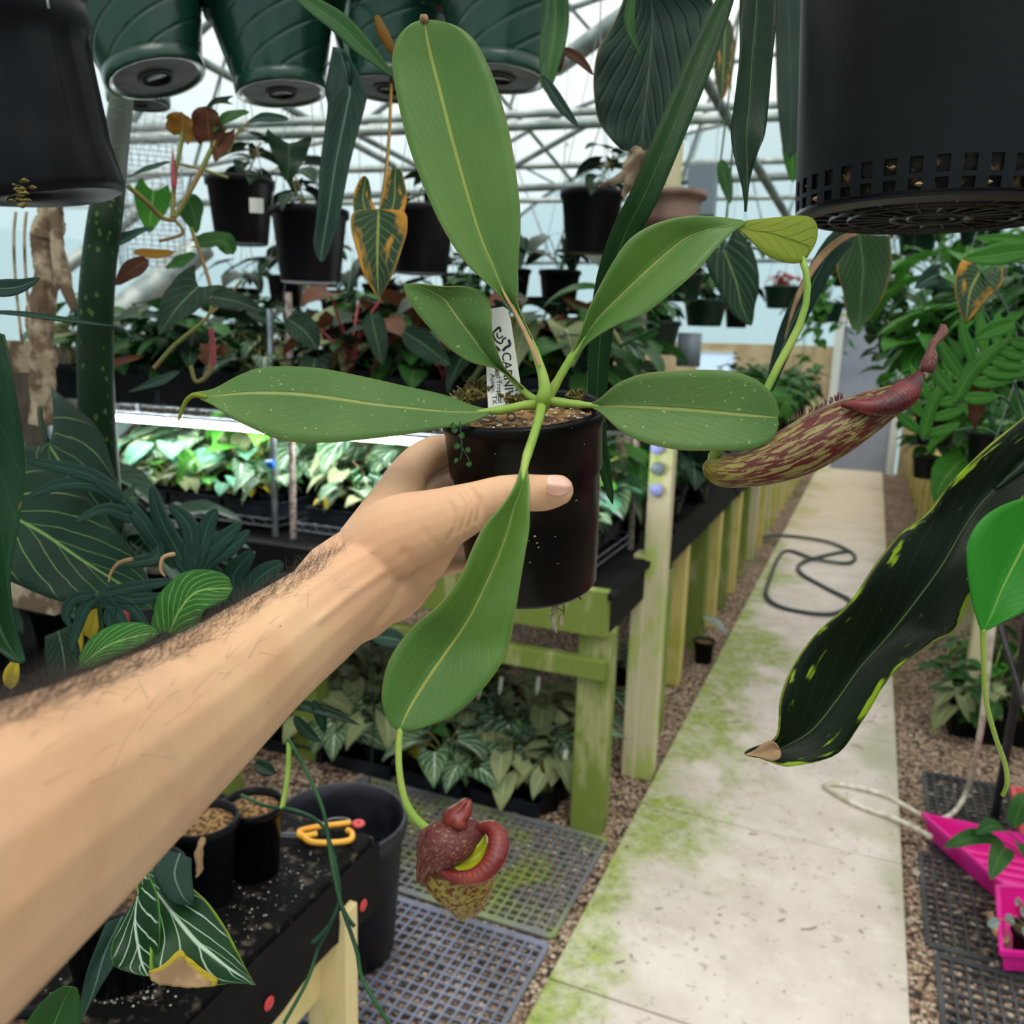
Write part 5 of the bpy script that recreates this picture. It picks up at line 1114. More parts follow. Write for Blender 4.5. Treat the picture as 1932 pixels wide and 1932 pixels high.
# 3 pots hanging close to the camera -----------------------------------
def frame(c, up):
    z = Vector(up).normalized(); x = z.cross(V(0, 1, 0)).normalized(); x = -x if x.dot(CR) < 0 else x; y = z.cross(x)
    return Matrix(((x.x, y.x, z.x, c.x), (x.y, y.y, z.y, c.y), (x.z, y.z, z.z, c.z), (0, 0, 0, 1)))
lp = thing('hanging_pot', P(20, 345, .80), 'large dull black nursery pot hanging at the upper left corner', 'pot')
A = frame(P(14, 380, .80), V(-.04, 0, 1)+CR*-.05-CF*.15)
r_ = .104
mb = MB(); prof = [(0, .004), (r_*.93, .001), (r_*.99, .004), (r_*1.01, .012), (r_*.955, .05), (r_*.95, .07), (r_*.94, .10), (r_*.935, .126), (r_*.93, .140), (r_*.965, .143), (r_*.96, .164), (r_*.935, .166), (r_*.935, .169), (r_*.99, .171), (r_*1.0, .190), (r_*1.0, .22), (r_*.96, .22), (r_*.93, .15)]
rows = []
for rr2, z in prof:
    row_ = []
    for j in range(208):
        a = 2*PI*j/208; q = rr2
        if .01 < z < .13: q += -.0055*max(0, sin(a*13))**.5*min(1, (z-.005)*14) + .0012*noise.noise(V(cos(a)*3, sin(a)*3, z*30))
        if z < .02: z_ = z+.004*sin(a*2+1)
        else: z_ = z
        row_.append(A @ V(q*cos(a), q*sin(a), z_))
    rows.append(row_)
mb.grid(rows, True); mb.build('pot', M['blackmatte'], lp)
MB().lathe([(0, .205), (.095, .203)], 20, A).build('soil', M['soil'], lp)
mb = MB()
for i in range(26): c = P(42+rn.gauss(0, 9), 365+rn.gauss(0, 13), .700); stone(mb, c.x, c.y, c.z, rn.uniform(.002, .005))
mb.build('exposed_moss', M['moss'], lp, smooth=False)
MB().tube(pxline([(88, -8, .685), (90, 5, .684), (92, 16, .686)], 6), .0011, 6).build('wire', M['wire'], lp)
mb = MB()
for a in (.4, 2.5, 4.6): mb.tube([A @ V(.1*cos(a), .1*sin(a), .215), A @ V(0, 0, .75)], .0013, 5)
mb.build('hanger', M['wire'], lp)
# big right pot with square slots, built as a panelled wall
rc = P(1757, 408, .70); rp_ = thing('hanging_pot', rc, 'huge black net-bottomed pot with square slots hanging at the upper right', 'pot')
A = frame(rc, V(0, 0, 1)+CR*-.01); mb = MB(); N = 156; R1 = .106
zs = [0, .0025, .0045, .012, .0155, .027, .037, .060, .10, .15, .22]
def Rz(z): return R1*(1+.10*z/.2)*(.985 if z < .003 else 1)
grid_ = [[A @ V(Rz(z)*cos(2*PI*j/N), Rz(z)*sin(2*PI*j/N), z) for j in range(N)] for z in zs]
vs_ = [p for r2 in grid_ for p in r2]; fs = []
for i in range(len(zs)-1):
    for j in range(N):
        hole = i in (2, 4) and j % 4 in (0, 1)
        if not hole: fs.append((i*N+j, i*N+(j+1) % N, (i+1)*N+(j+1) % N, (i+1)*N+j))
mb.add(vs_, fs); o = mb.build('pot', M['black'], rp_, solid=.0022, smooth=False)
mb = MB(); mb.lathe([(R1*.985, 0), (R1*.90, -.003), (R1*.885, .001)], 72, A)
for q0, q1 in ((.26, .30), (.155, .175), (.60, .615), (.74, .755)): mb.lathe([(R1*q0, .0), (R1*q0, -.003), (R1*q1, -.003), (R1*q1, 0)], 48, A)
for k in range(20):
    a = 2*PI*k/20+.05; mb.tube([A @ V(R1*.29*cos(a), R1*.29*sin(a), -.001), A @ V(R1*.6*cos(a+.05), R1*.6*sin(a+.05), -.001), A @ V(R1*.9*cos(a+.12), R1*.9*sin(a+.12), -.001)], .0013, 6)
mb.build('bottom_grate', M['blackdust'], rp_)
MB().lathe([(0, .002), (R1*.96, .004), (R1*1.0, .03), (R1*1.03, .06)], 40, A).build('bark_fill', M['bark2'] if 'bark2' in M else pm('dark_bark_chunks', '#17110c', .95, c2='#7a5a38', ns=70, na=(.55, .68), bump=1, bs=80), rp_)
mb = MB()
for i in range(30):
    a = 2*PI*i/30*1.0+rn.uniform(-.03, .03)+PI; zz = .008 if i % 2 else .021; c = A @ V(R1*.985*cos(a), R1*.985*sin(a), zz); stone(mb, c.x, c.y, c.z, rn.uniform(.003, .0055))
M['chunk'] = pm('tan_bark_chunk', '#9a7a52', .9, c2='#c4ab80', ns=50)
mb.build('bark_chunks', M['chunk'], rp_, smooth=False)['kind'] = 'stuff'
mb = MB()
for (x, y) in ((1555, 226), (1624, 252), (1572, 42), (1700, 6), (1528, 104), (1662, 328), (1665, 355), (1535, 355)):
    q = P(x, y, .70); L = A.inverted() @ q; an = atan2(-sqrt(max(0, R1**2-L.x**2)) if True else 0, L.x)
    rr2 = Rz(L.z); xx = max(-rr2*.99, min(rr2*.99, L.x*.93)); yy = sqrt(rr2**2-xx**2); cc = [A @ V(xx, yy, L.z), A @ V(xx, -yy, L.z)]; c = min(cc, key=lambda p: (p-CP).length); stone(mb, c.x, c.y, c.z, .0012)
mb.build('soil_crumbs', M['root'], rp_, smooth=False)
mb = MB()
for a in (.4, 2.5, 4.6): mb.tube([A @ V(.115*cos(a), .115*sin(a), .215), A @ V(0, 0, .7)], .0013, 5)
mb.build('hanger', M['wire'], rp_)
# green hanging pots in a row
def swirl_pot(cx, cy, d, Rpx, Hm, tilt, label, mat='greenpot', hole=True, holder=True):
    c = P(cx, cy, d); t = thing('hanging_pot', c, label, 'pot', 'dark green hanging pots along the top'); A = frame(c, V(0, 0, 1)+CR*tilt[0]+CF*tilt[1])
    R = Rpx*d/FPX; rb = R*.72; H = Hm
    prof = [(rb*.30, .010), (rb*.80, .006), (rb*.90, 0), (rb*.97, 0), (rb, .004), (rb*1.01, .016), (rb*.985, .019)]
    k = 40
    for i in range(1, k+1): prof.append((rb+(R*.95-rb)*i/k, .02+(H-.045)*i/k))
    prof += [(R*.95, H-.022), (R*1.03, H-.02), (R*1.04, H-.002), (R*1.02, H), (R*.97, H-.004), (R*.93, H-.03)]
    rows = []
    for q, z in prof:
        row_ = []
        for j in range(420):
            a = 2*PI*j/420; g = 0
            if .02 < z < H-.024:
                ph = (a*7/(2*PI)-z/H*3.6) % 1; g = -.0019*exp(-((ph-.5)/.035)**2)
            row_.append(A @ V((q+g)*cos(a), (q+g)*sin(a), z))
        rows.append(row_)
    MB().grid(rows, True).build('pot', M[mat], t)
    MB().lathe([(.0, .003), (rb*.86, .0035)], 24, A).lathe([(rb*.30, .001), (rb*.33, -.001), (rb*.36, .001)], 24, A).build('drain_base', M['greybottom'], t)
    MB().lathe([(0, .0028), (rb*.27, .0028), (rb*.27, .0)], 20, A @ Matrix.Translation((0, 0, -.001))).build('drain_hole', M['blackgloss'], t)
    MB().lathe([(0, H-.03), (R*.93, H-.03)], 20, A).build('soil', M['soil'], t)
    mb = MB()
    for a in (.3, 2.4, 4.5): mb.tube([A @ V(R*cos(a), R*sin(a), H-.01), c+V(0, 0, .62)], .0013, 5)
    mb.build('hanger', M['wire'], t); return t
swirl_pot(296, 150, 1.32, 128, .128, (-.30, .05), 'first dark green hanging pot right of the large black one, tilted most')
swirl_pot(532, 178, 1.38, 118, .140, (-.12, .03), 'second dark green hanging pot, between the dark hanging leaf and the tilted pot')
swirl_pot(735, 170, 1.42, 118, .128, (.02, .03), 'third dark green hanging pot, partly hidden by the tall held leaf')
swirl_pot(940, 150, 1.30, 128, .160, (.05, .02), 'fourth dark green hanging pot, right of the tall held leaf top')
swirl_pot(262, 198, 1.75, 78, .12, (0, 0), 'small dark green pot hanging behind and below the tilted one')
pipe('hanging_pipe', [V(-2.6, .9, 2.82), V(.8, 1.75, 2.82)], .017)
# 4 leaves around the frame edge ----------------------------------------
CUR = [None]
def solo(name, label, mb, mat, cat='leaf', group=None, solid=.0007):
    """a leaf: part of the plant being built, or a thing of its own when none is"""
    if CUR[0] is not None:
        o = mb.build(name, mat, CUR[0], solid=solid); o['label'] = label; return o
    return tag(mb.build(name, mat, solid=solid), label, cat, group)
def LB(x, y, d): BASES.append(P(x, y, d))
def begin(name, root, label): CUR[0] = thing(name, root, label, 'plant'); BASES.clear()
def finish(mat='greenstem', r0=.0022, pot=0):
    mb = MB(); root = Vector(CUR[0].location)
    for b0 in BASES:
        L = (root-b0).length; m = (b0+root)/2+V(0, 0, .18*L)
        mb.tube(curve3([root, m, b0], 14), r0, 6)
    mb.build('stem', M[mat], CUR[0])
    if pot:
        A = Matrix.Translation(root-V(0, 0, pot)); MB().lathe(pot_profile(pot*.62, pot), 28, A).build('pot', M['black'], CUR[0]); MB().lathe([(0, pot-.01), (pot*.55, pot-.012)], 14, A).build('soil', M['soil'], CUR[0])
    CUR[0] = None
GS = M['greenstem']
mb = pxblade(MB(), [(1395, -60, .62), (1330, 90, .60), (1270, 240, .59), (1215, 370, .59), (1180, 440, .60), (1150, 530, .61), (1132, 640, .62), (1126, 800, .63), (1140, 880, .63), (1156, 952, .63)], 27, 'strap', nu=4, n=30, fold=.3, wave=.1); solo('strap_leaf', 'long dark strap leaf sweeping from top down behind the upper right held leaf', mb, M['L_thin'])
mb = MB(); leaf_edges(mb, [(1398, -60, 1432, -60, 1470, -60, .60, .602, .60), (1396, 40, 1425, 40, 1465, 20, .60, .604, .60), (1394, 110, 1418, 112, 1458, 100, .60, .604, .60), (1386, 190, 1414, 190, 1452, 190, .60, .604, .60), (1380, 250, 1408, 255, 1444, 250, .60, .603, .60), (1388, 310, 1410, 312, 1428, 290, .60, .603, .60), (1400, 360, 1411, 360, 1415, 340, .60, .60, .60), (1406, 398, 1408, 400, 1409, 398, .60, .60, .60)], wave=.002, wn=2); solo('drooping_leaf', 'dark glossy drooping leaf left of the huge slotted pot', mb, M['L_dark'])
begin('hanging_plant', P(1150, -170, 1.0), 'hanging plant with a broad grey-green pleated leaf, right of the tall held leaf'); LB(1215, -60, .92)
mb = MB(); leaf_edges(mb, [(1195, -60, 1215, -62, 1240, -60, .90, .92, .9), (1165, 30, 1230, 20, 1345, 0, .90, .93, .9), (1130, 90, 1228, 90, 1330, 60, .89, .93, .9), (1120, 150, 1222, 160, 1312, 150, .89, .93, .9), (1125, 210, 1215, 220, 1290, 215, .9, .93, .9), (1150, 262, 1212, 265, 1262, 262, .91, .93, .91), (1182, 284, 1210, 288, 1235, 284, .92, .93, .92), (1200, 290, 1208, 292, 1215, 290, .925, .93, .925)], wave=.003, wn=5, nu=14); solo('pleated_leaf', 'broad grey-green pleated leaf hanging beside the tall held leaf', mb, M['L_pleat'])
mb = pxblade(MB(), [(1200, -30, .86), (1188, 20, .86), (1190, 60, .86), (1212, 110, .86)], 13, 'lance'); solo('small_leaf', 'narrow green leaf hanging in front of the pleated leaf', mb, M['L_mid'])
mb = MB().tube(pxline([(1210, 290, .93), (1195, 310, .93), (1188, 345, .93), (1175, 370, .94)], 8), [.012, .014, .01, .012, .008, .006, .004, .002], 7).tube(pxline([(1205, 295, .93), (1180, 330, .93), (1150, 345, .94), (1130, 352, .95)], 8), [.008, .008, .006, .006, .004, .003, .003, .002], 6).tube(pxline([(1215, 290, .93), (1235, 320, .93), (1240, 350, .94)], 8), [.008, .007, .006, .006, .004, .003, .003, .002], 6); solo('dry_roots', 'brown dry root tangle below the pleated leaf', mb, M['stalkbrown'], 'roots', solid=0)
finish()
mb = pxblade(MB(), [(535, -30, .55), (590, 10, .54), (640, 45, .53), (680, 85, .525), (712, 115, .52), (742, 146, .515)], 26, 'lance', n=16); solo('pointed_leaf', 'green pointed leaf reaching in from the top towards the tall held leaf', mb, M['L_mid'])
mb = MB().tube(pxline([(711, 32, .50), (722, 60, .50), (735, 85, .50), (745, 105, .50)], 8), [.0018, .0024, .0032, .0034, .003, .0028, .002, .001], 7); solo('dry_leaf_tip', 'curled orange-brown dry tip beside the tall held leaf', mb, M['L_orange'], solid=0)
mb = MB(); leaf_edges(mb, [(628, 88, 640, 90, 652, 95, 1.0, 1.01, 1.0), (614, 165, 660, 165, 690, 168, 1.0, 1.01, 1.0), (618, 200, 655, 200, 690, 195, 1.0, 1.012, 1.0), (612, 250, 645, 250, 675, 250, 1.0, 1.012, 1.0), (604, 310, 633, 310, 660, 310, 1.0, 1.012, 1.0), (600, 370, 624, 370, 648, 370, 1.0, 1.01, 1.0), (596, 420, 616, 420, 638, 425, 1.0, 1.01, 1.0), (591, 460, 608, 470, 622, 470, 1.0, 1.005, 1.0), (600, 490, 606, 495, 612, 492, 1.0, 1.0, 1.0)], nu=6); mb.tube(pxline([(660, -10, 1.35), (650, 60, 1.1), (655, 100, 1.01), (662, 160, 1.01)], 6), .003, 6); solo('hanging_leaf', 'long dark blue-green leaf with pale midrib hanging below green pots', mb, M['L_bluegrey'])
mb = MB(); leaf_edges(mb, [(712, 395, 714, 394, 716, 395, 1.0, 1.0, 1.0), (668, 400, 714, 410, 762, 400, .99, 1.0, .99), (662, 430, 713, 440, 768, 432, .99, 1.0, .99), (672, 470, 712, 475, 758, 470, .99, 1.0, .99), (685, 515, 712, 515, 742, 515, .99, 1.0, .99), (705, 550, 714, 552, 725, 548, 1.0, 1.0, 1.0), (714, 562, 715, 563, 716, 562, 1.0, 1.0, 1.0)], nu=10)
for sg, tipx, tipy in ((-1, 690, 330), (1, 748, 316)):
    leaf_edges(mb, [(714, 398, 708+3*(sg > 0), 400, 714, 405, 1.0, .999, 1.0)] and ([(668, 402, 690, 402, 714, 402, .99, .996, 1.0), (666, 372, 684, 372, 702, 380, .99, .996, 1.0), (675, 345, 688, 348, 700, 360, .99, .995, 1.0), (684, 332, 690, 332, 696, 340, .99, .992, .995)] if sg < 0 else [(714, 402, 738, 402, 762, 402, 1.0, .996, .99), (722, 375, 745, 372, 768, 372, 1.0, .996, .99), (727, 345, 745, 342, 764, 345, 1.0, .995, .99), (735, 320, 748, 316, 758, 322, .995, .992, .99)]), nv=14, nu=6)
mb.tube(pxline([(714, 400, 1.0), (722, 380, 1.05), (735, 250, 1.2), (738, 140, 1.40)], 8), .0022, 5); solo('variegated_leaf', 'arrow-shaped yellow and orange-edged leaf hanging above the small held leaf', mb, M['L_vareg'])
begin('hanging_plant', P(1050, -150, 1.1), 'hanging plant with dark strip leaves beside the fourth green pot')
mb = pxblade(MB(), [(1045, -40, 1.05), (1048, 40, 1.05), (1038, 110, 1.04), (1030, 175, 1.03)], 26, 'strap'); solo('hanging_leaf', 'dark green leaf strip hanging right of the fourth green pot', mb, M['L_mid'])
mb = pxblade(MB(), [(1025, 145, 1.0), (1055, 195, 1.0), (1092, 240, 1.0)], 15, 'lance'); solo('hanging_leaf', 'small blue-green leaf with yellow tip below the fourth green pot', mb, M['L_bluegrey'])
mb = pxblade(MB(), [(1058, 92, 1.1), (1090, 110, 1.1), (1120, 142, 1.1)], 13, 'lance').tube(pxline([(1060, 90, 1.1), (1052, 110, 1.1), (1055, 135, 1.1)], 5), [.004, .009, .010, .007, .002], 6); solo('withered_leaf', 'withered dark leaf with pale dry end near the fourth green pot', mb, M['L_brown'])
finish()
# scene edge, right: the long wavy leaf, the bright leaf and the twisted tendril leaf
mb = MB(); leaf_edges(mb, [(1408, 1424, 1412, 1426, 1416, 1427, .44, .44, .44), (1435, 1408, 1445, 1420, 1450, 1434, .44, .442, .44), (1462, 1385, 1475, 1410, 1492, 1441, .438, .442, .438), (1470, 1320, 1530, 1378, 1582, 1425, .436, .444, .438), (1498, 1262, 1580, 1318, 1632, 1362, .434, .446, .440), (1545, 1195, 1620, 1262, 1682, 1268, .434, .448, .442), (1595, 1140, 1668, 1208, 1752, 1212, .436, .450, .444), (1645, 1070, 1722, 1140, 1806, 1186, .440, .452, .446), (1700, 1012, 1775, 1068, 1842, 1110, .444, .456, .45), (1752, 970, 1812, 1005, 1875, 1030, .45, .462, .456), (1788, 912, 1850, 950, 1910, 965, .455, .47, .462), (1850, 852, 1905, 895, 1965, 910, .46, .478, .47), (1940, 785, 1985, 830, 2040, 850, .47, .49, .48)], nv=60, wave=.004, wn=3, nu=12); wl = solo('wavy_leaf', 'very dark green wavy-edged leaf with brown tip hanging over the walkway', mb, M['L_bigdark'], solid=.001)
MB().add([], [])
mb = MB(); leaf_edges(mb, [(1404, 1424, 1406, 1424, 1409, 1425, .438, .438, .438), (1422, 1417, 1426, 1423, 1430, 1428, .438, .4385, .438), (1445, 1400, 1452, 1418, 1456, 1436, .4365, .4385, .4365), (1460, 1400, 1466, 1412, 1472, 1430, .4355, .4385, .4355), (1470, 1412, 1471, 1414, 1473, 1418, .437, .4385, .437)], nv=12, nu=6); mb.build('withered_tip', M['dry'], wl, solid=.0008)
wl2 = MB(); wl2.tube(pxline([(1880, 920, .472), (1950, 860, .48), (2020, 800, .49), (2120, 600, .55), (2080, 200, .66), (2000, -60, .68)], 16), [.001, .002, .003, .004]+[.0045]*12, 8); wl2.build('leaf_stalk', M['L_dark'], wl)
gl = thing('bright_leaf', P(1850, 1190, .40), 'bright glossy green leaf with long tendril at the right edge', 'leaf')
mb = MB(); leaf_edges(mb, [(1852, 1192, 1854, 1192, 1857, 1191, .402, .402, .402), (1836, 1140, 1868, 1165, 1895, 1172, .40, .405, .40), (1826, 1075, 1888, 1115, 1940, 1150, .398, .408, .40), (1828, 1020, 1915, 1060, 1990, 1110, .398, .41, .40), (1858, 975, 1945, 1005, 2030, 1050, .40, .41, .40), (1915, 945, 1990, 960, 2050, 990, .402, .41, .402), (2000, 930, 2030, 935, 2060, 945, .405, .41, .405)]); mb.build('blade', M['L_bright2'] if 'L_bright2' in M else leafmat('glossy_bright_leaf', '#2c7a22', '#348a28', '#76a94a', mid=.04, n=14, sw=.05, sv=.05, rough=.3, quilt=.05, transl=.2), gl, solid=.0009)
MB().tube(pxline([(2030, 935, .41), (2130, 820, .45), (2160, 400, .58), (2060, -40, .67)], 14), .003, 8).build('leaf_stalk', M['greenstem'], gl)
MB().tube(pxline([(1854, 1188, .402), (1856, 1250, .41), (1860, 1320, .42), (1878, 1390, .43), (1896, 1440, .44), (1900, 1478, .445), (1892, 1500, .45)], 30), .0012, 8).build('tendril', M['palestem'], gl)
# leaves on the right, beyond the slotted pot
begin('hanging_plant', P(1650, 250, 1.12), 'hanging plant with dull strap leaf and ribbed leaf behind the huge slotted pot'); LB(1620, 440, 1.32); LB(1650, -300, 1.12)
mb = pxblade(MB(), [(1610, 430, .95), (1570, 470, .95), (1530, 540, .96), (1490, 620, .97), (1465, 690, .97), (1450, 745, .98)], 22, 'strap', nu=4, n=18); solo('strap_leaf', 'dull green strap leaf with dry brown edge right of the twisted held leaf tip', mb, M['L_bluegrey'])
mb = pxblade(MB(), [(1640, 432, .94), (1590, 450, .94), (1545, 490, .95), (1505, 560, .955), (1480, 640, .96)], 9, 'lance', nu=4, n=16); solo('dry_leaf_edge', 'papery tan dried strip along the dull green strap leaf', mb, M['dry'])
mb = MB(); leaf_edges(mb, [(1590, 440, 1620, 440, 1680, 445, 1.3, 1.32, 1.3), (1578, 500, 1628, 500, 1682, 500, 1.29, 1.32, 1.3), (1590, 550, 1625, 555, 1668, 555, 1.3, 1.32, 1.3), (1600, 600, 1622, 600, 1645, 595, 1.31, 1.32, 1.31), (1610, 622, 1615, 622, 1620, 621, 1.31, 1.31, 1.31)]); solo('pleated_leaf', 'dark ribbed leaf with burnt edge below the huge slotted pot', mb, leafmat('ribbed_leaf_burnt_edge', '#263f22', '#30502a', '#4f6f44', mid=.04, n=10, k=.5, sw=.14, sv=.3, rough=.5, quilt=1, edge='#8a6a3a', edgew=.08))
finish()
begin('hanging_plant', P(1430, -160, 1.8), 'dark hanging plant with heart and toothed leaves behind the drooping glossy leaf')
mb = pxblade(MB(), [(1365, 470, 1.5), (1388, 530, 1.5), (1400, 580, 1.5), (1418, 615, 1.5)], 48, 'heart', lobe=.25, n=14); solo('heart_leaf', 'dark heart-shaped leaf with pale veins below the upper right held leaf', mb, M['L_gloriosum'])
RL = (([(1960, 470, 1.1), (1900, 478, 1.1), (1860, 484, 1.1), (1815, 488, 1.1)], 22, 'ovate', 'L_lush', 'green lance leaf at right edge just below the huge slotted pot'),
    ([(1960, 455, 1.15), (1900, 450, 1.15), (1840, 448, 1.15)], 12, 'lance', 'L_lush', 'thin green leaf above the green lance leaf at right edge'),
    ([(1915, 608, 1.2), (1875, 622, 1.2), (1838, 640, 1.2)], 17, 'ovate', 'L_lush', 'small oval bright leaf above the dissected fern-like leaf'),
    ([(1850, 510, 1.6), (1830, 550, 1.6), (1822, 608, 1.6)], 46, 'heart', 'L_vareg', 'yellow-blotched drooping leaf among the right foliage'),
    ([(1770, 518, 1.7), (1748, 528, 1.7), (1725, 545, 1.7)], 22, 'heart', 'L_bluegrey', 'blue-green heart leaf hanging left of the yellow-blotched leaf'),
    ([(1360, 300, 1.9), (1368, 340, 1.9), (1378, 385, 1.9)], 18, 'lance', 'L_mid', 'finely toothed hanging leaf left of the drooping glossy leaf tip'),
    ([(1370, 30, 2.0), (1365, 120, 2.0), (1362, 190, 2.0)], 26, 'lance', 'L_vareg', 'yellow-green ribbed leaf behind the dark drooping leaf'),
    ([(1485, -20, 1.8), (1490, 100, 1.8), (1492, 230, 1.8), (1488, 300, 1.8)], 30, 'strap', 'L_pleat', 'dark ribbed leaf with yellow spots hanging left of the huge slotted pot'),
    ([(1492, 240, 1.9), (1494, 290, 1.9), (1496, 345, 1.9)], 26, 'lance', 'L_lush', 'yellow-edged leaf tip below the ribbed leaf near the slotted pot'))
def rleaf(L):
  for (pts, W, sh, m_, lb) in L:
    solo('foliage_leaf', lb, pxblade(MB(), pts, W, sh, n=12, lobe=.2 if sh == 'heart' else 0), M[m_])
rleaf(RL[5:]); finish()
begin('climbing_plant', P(1960, 900, 1.5), 'mixed climbing foliage with divided and lance leaves at the right edge')
rleaf(RL[:5]); LB(1800, 760, 1.25); LB(1740, 830, 1.4)
mb = MB(); cl = pxline([(1800, 760, 1.25), (1830, 705, 1.25), (1870, 665, 1.25), (1912, 635, 1.25)], 12); fingers(mb, list(cl), .085, 6, sweep=.5, tw=.15, nrm=-CF); solo('divided_leaf', 'fern-like dissected green leaf right of the red pitcher lid', mb, M['L_lush'])
mb = MB(); cl = pxline([(1740, 830, 1.4), (1760, 760, 1.4), (1800, 700, 1.4)], 12); fingers(mb, list(cl), .08, 5, sweep=.5, tw=.15, nrm=-CF); solo('divided_leaf', 'lower dissected green leaf between the red pitcher and the dark wavy leaf', mb, M['L_lush'])
mb = pxblade(MB(), [(1850, 690, 1.3), (1845, 750, 1.3), (1838, 810, 1.3)], 24, 'lance', wave=.2, twist=1.2); solo('withered_leaf', 'hanging brown withered leaf among the dissected leaves', mb, M['L_brown'])
hm = MB(); rt = Vector(CUR[0].location)
for a in (.4, 2.5, 4.6): hm.tube([rt+V(.098*cos(a), .098*sin(a), -.005), rt+V(0, 0, .5), V(rt.x, rt.y, arch(rt.x)-.02)], .0014, 5)
hm.build('hanger', M['wire'], CUR[0])
finish(pot=.16)
# climbing foliage on the right
for i, (x, y, d, s) in enumerate(((1700, 540, 3.6, 1), (1790, 500, 3.2, 1), (1880, 560, 2.8, 1), (1700, 640, 3.4, .9), (1780, 680, 3.0, 1), (1890, 700, 2.6, 1), (1760, 790, 3.4, .8), (1860, 820, 2.8, .9), (1920, 620, 3.6, 1.0))):
    o = place(['bigm', 'big', 'bigf'][i % 3], P(x, y, d)-V(0, 0, .3*s), i*1.3, s*.8, 'x', 'potted climbers on the right'); o['label'] = ['lush', 'dense', 'tall'][i % 3]+' green potted climber, %s in the foliage bank at right' % ['upper left', 'top middle', 'upper right', 'middle left', 'centre', 'middle right', 'lower left', 'lowest right', 'rearmost right'][i]
# 5 left side -----------------------------------------------------------
mb = MB(); leaf_edges(mb, [(-90, 610, -40, 615, 5, 630, .62, .63, .62), (-110, 700, -45, 705, 26, 700, .62, .635, .62), (-120, 790, -50, 800, 40, 790, .62, .64, .62), (-120, 900, -48, 900, 43, 880, .62, .64, .62), (-110, 1000, -40, 1000, 36, 985, .62, .64, .62), (-90, 1090, -25, 1100, 24, 1090, .62, .64, .62), (-40, 1190, 8, 1200, 30, 1185, .62, .63, .62), (20, 1250, 40, 1252, 46, 1250, .62, .62, .62)], wave=.003, wn=2); solo('large_leaf', 'big dark leaf with tan scars cut by the left edge', mb, leafmat('dark_leaf_tan_scars', '#14331d', '#1c4024', '#466b35', mid=.02, n=7, k=.5, sw=.03, sv=.35, rough=.35, blotch='#9a7a45', bt=.83, bsc=5))
mb = pxblade(MB(), [(-60, 590, .70), (20, 592, .70), (100, 602, .70), (160, 610, .70), (215, 616, .70)], 14, 'lance', nrm=V(0, 0, 1)-CF*.5); mb.tube(pxline([(205, 615, .70), (228, 620, .70), (242, 630, .70), (250, 642, .70)], 6), .0012, 5, mi=0); solo('lance_leaf', 'long blue-green lance leaf crossing the spotted stalk from the left edge', mb, M['L_bluegrey'])
mb = pxblade(MB(), [(-60, 545, .66), (0, 545, .66), (40, 540, .66), (76, 524, .66)], 22, 'lance'); solo('lance_leaf', 'short blue-green leaf tip at left edge above the long lance leaf', mb, M['L_bluegrey'])
b = NB('spotted_green_stalk'); o_ = b.obj(); vo = b.n('ShaderNodeTexVoronoi'); b.l(b.scale(o_, 1, 1, .55), vo.inputs['Vector']); vo.inputs['Scale'].default_value = 95
c = b.mix(b.math('MULTIPLY', b.math('SUBTRACT', 1, b.ramp(b.math('ADD', vo.outputs['Distance'], b.math('MULTIPLY', b.noise(160, 3, o_), .35)), .34, .46)), .65), lin('#0e2410'), lin('#4a6336'))
M['spotted'] = b.bsdf(c, .5, 0, None, .1)
mb = MB().tube(pxline([(246, -60, 1.75), (236, 120, 1.62), (228, 200, 1.52), (216, 290, 1.36), (203, 380, 1.15), (190, 470, 1.13), (182, 560, 1.12), (180, 660, 1.12), (182, 760, 1.12), (188, 860, 1.13), (196, 960, 1.16), (200, 1100, 1.2)], 44), [.0195+.0001*i for i in range(34)]+[.023]*10, 20); solo('spotted_stalk', 'thick dark green stalk mottled with pale spots behind the black pot', mb, M['spotted'], 'stalk', solid=0)
pts = pxline([(100, 380, 1.4), (92, 430, 1.4), (84, 470, 1.4), (86, 520, 1.4), (78, 600, 1.4), (80, 690, 1.4), (82, 800, 1.42)], 34)
mb = MB(); 
S = []; 
pts = curve3(pts, 130)
mb.tube(pts, [.0185*(1+.25*noise.noise(V(0, 0, i*.12))+(.25 if 14 < i < 36 else 0)) for i in range(130)], 40)
for v_ in mb.v: v_ += (CR*noise.noise(V(v_.x*90, v_.y*90, v_.z*22))+CF*noise.noise(V(v_.x*70+9, v_.y*70, v_.z*18)))*.007+CR*.002*noise.noise(v_*260)
mb.tube(pxline([(95, 400, 1.38), (118, 520, 1.38), (135, 570, 1.38), (138, 588, 1.38)], 10), [.004, .006, .012, .014, .010, .009, .008, .006, .004, .001], 7)
mb.tube(pxline([(100, 390, 1.38), (112, 470, 1.37), (105, 540, 1.38)], 8), [.006, .010, .008, .009, .007, .005, .004, .002], 7)
solo('dead_trunk', 'peeling tan dead trunk at the left behind the long lance leaf', mb, M['stalkbrown'], 'trunk', solid=0)
for x0 in (28, 48): solo('dry_twig', ('outer' if x0 == 28 else 'inner')+' thin dry stem hanging left of the peeling dead trunk', MB().tube(pxline([(x0+2, 400, 1.3), (x0-2, 450, 1.3), (x0+2, 540, 1.3), (x0+14, 650, 1.3)], 12), .0022, 6), M['stalkbrown'], 'twig', solid=0)
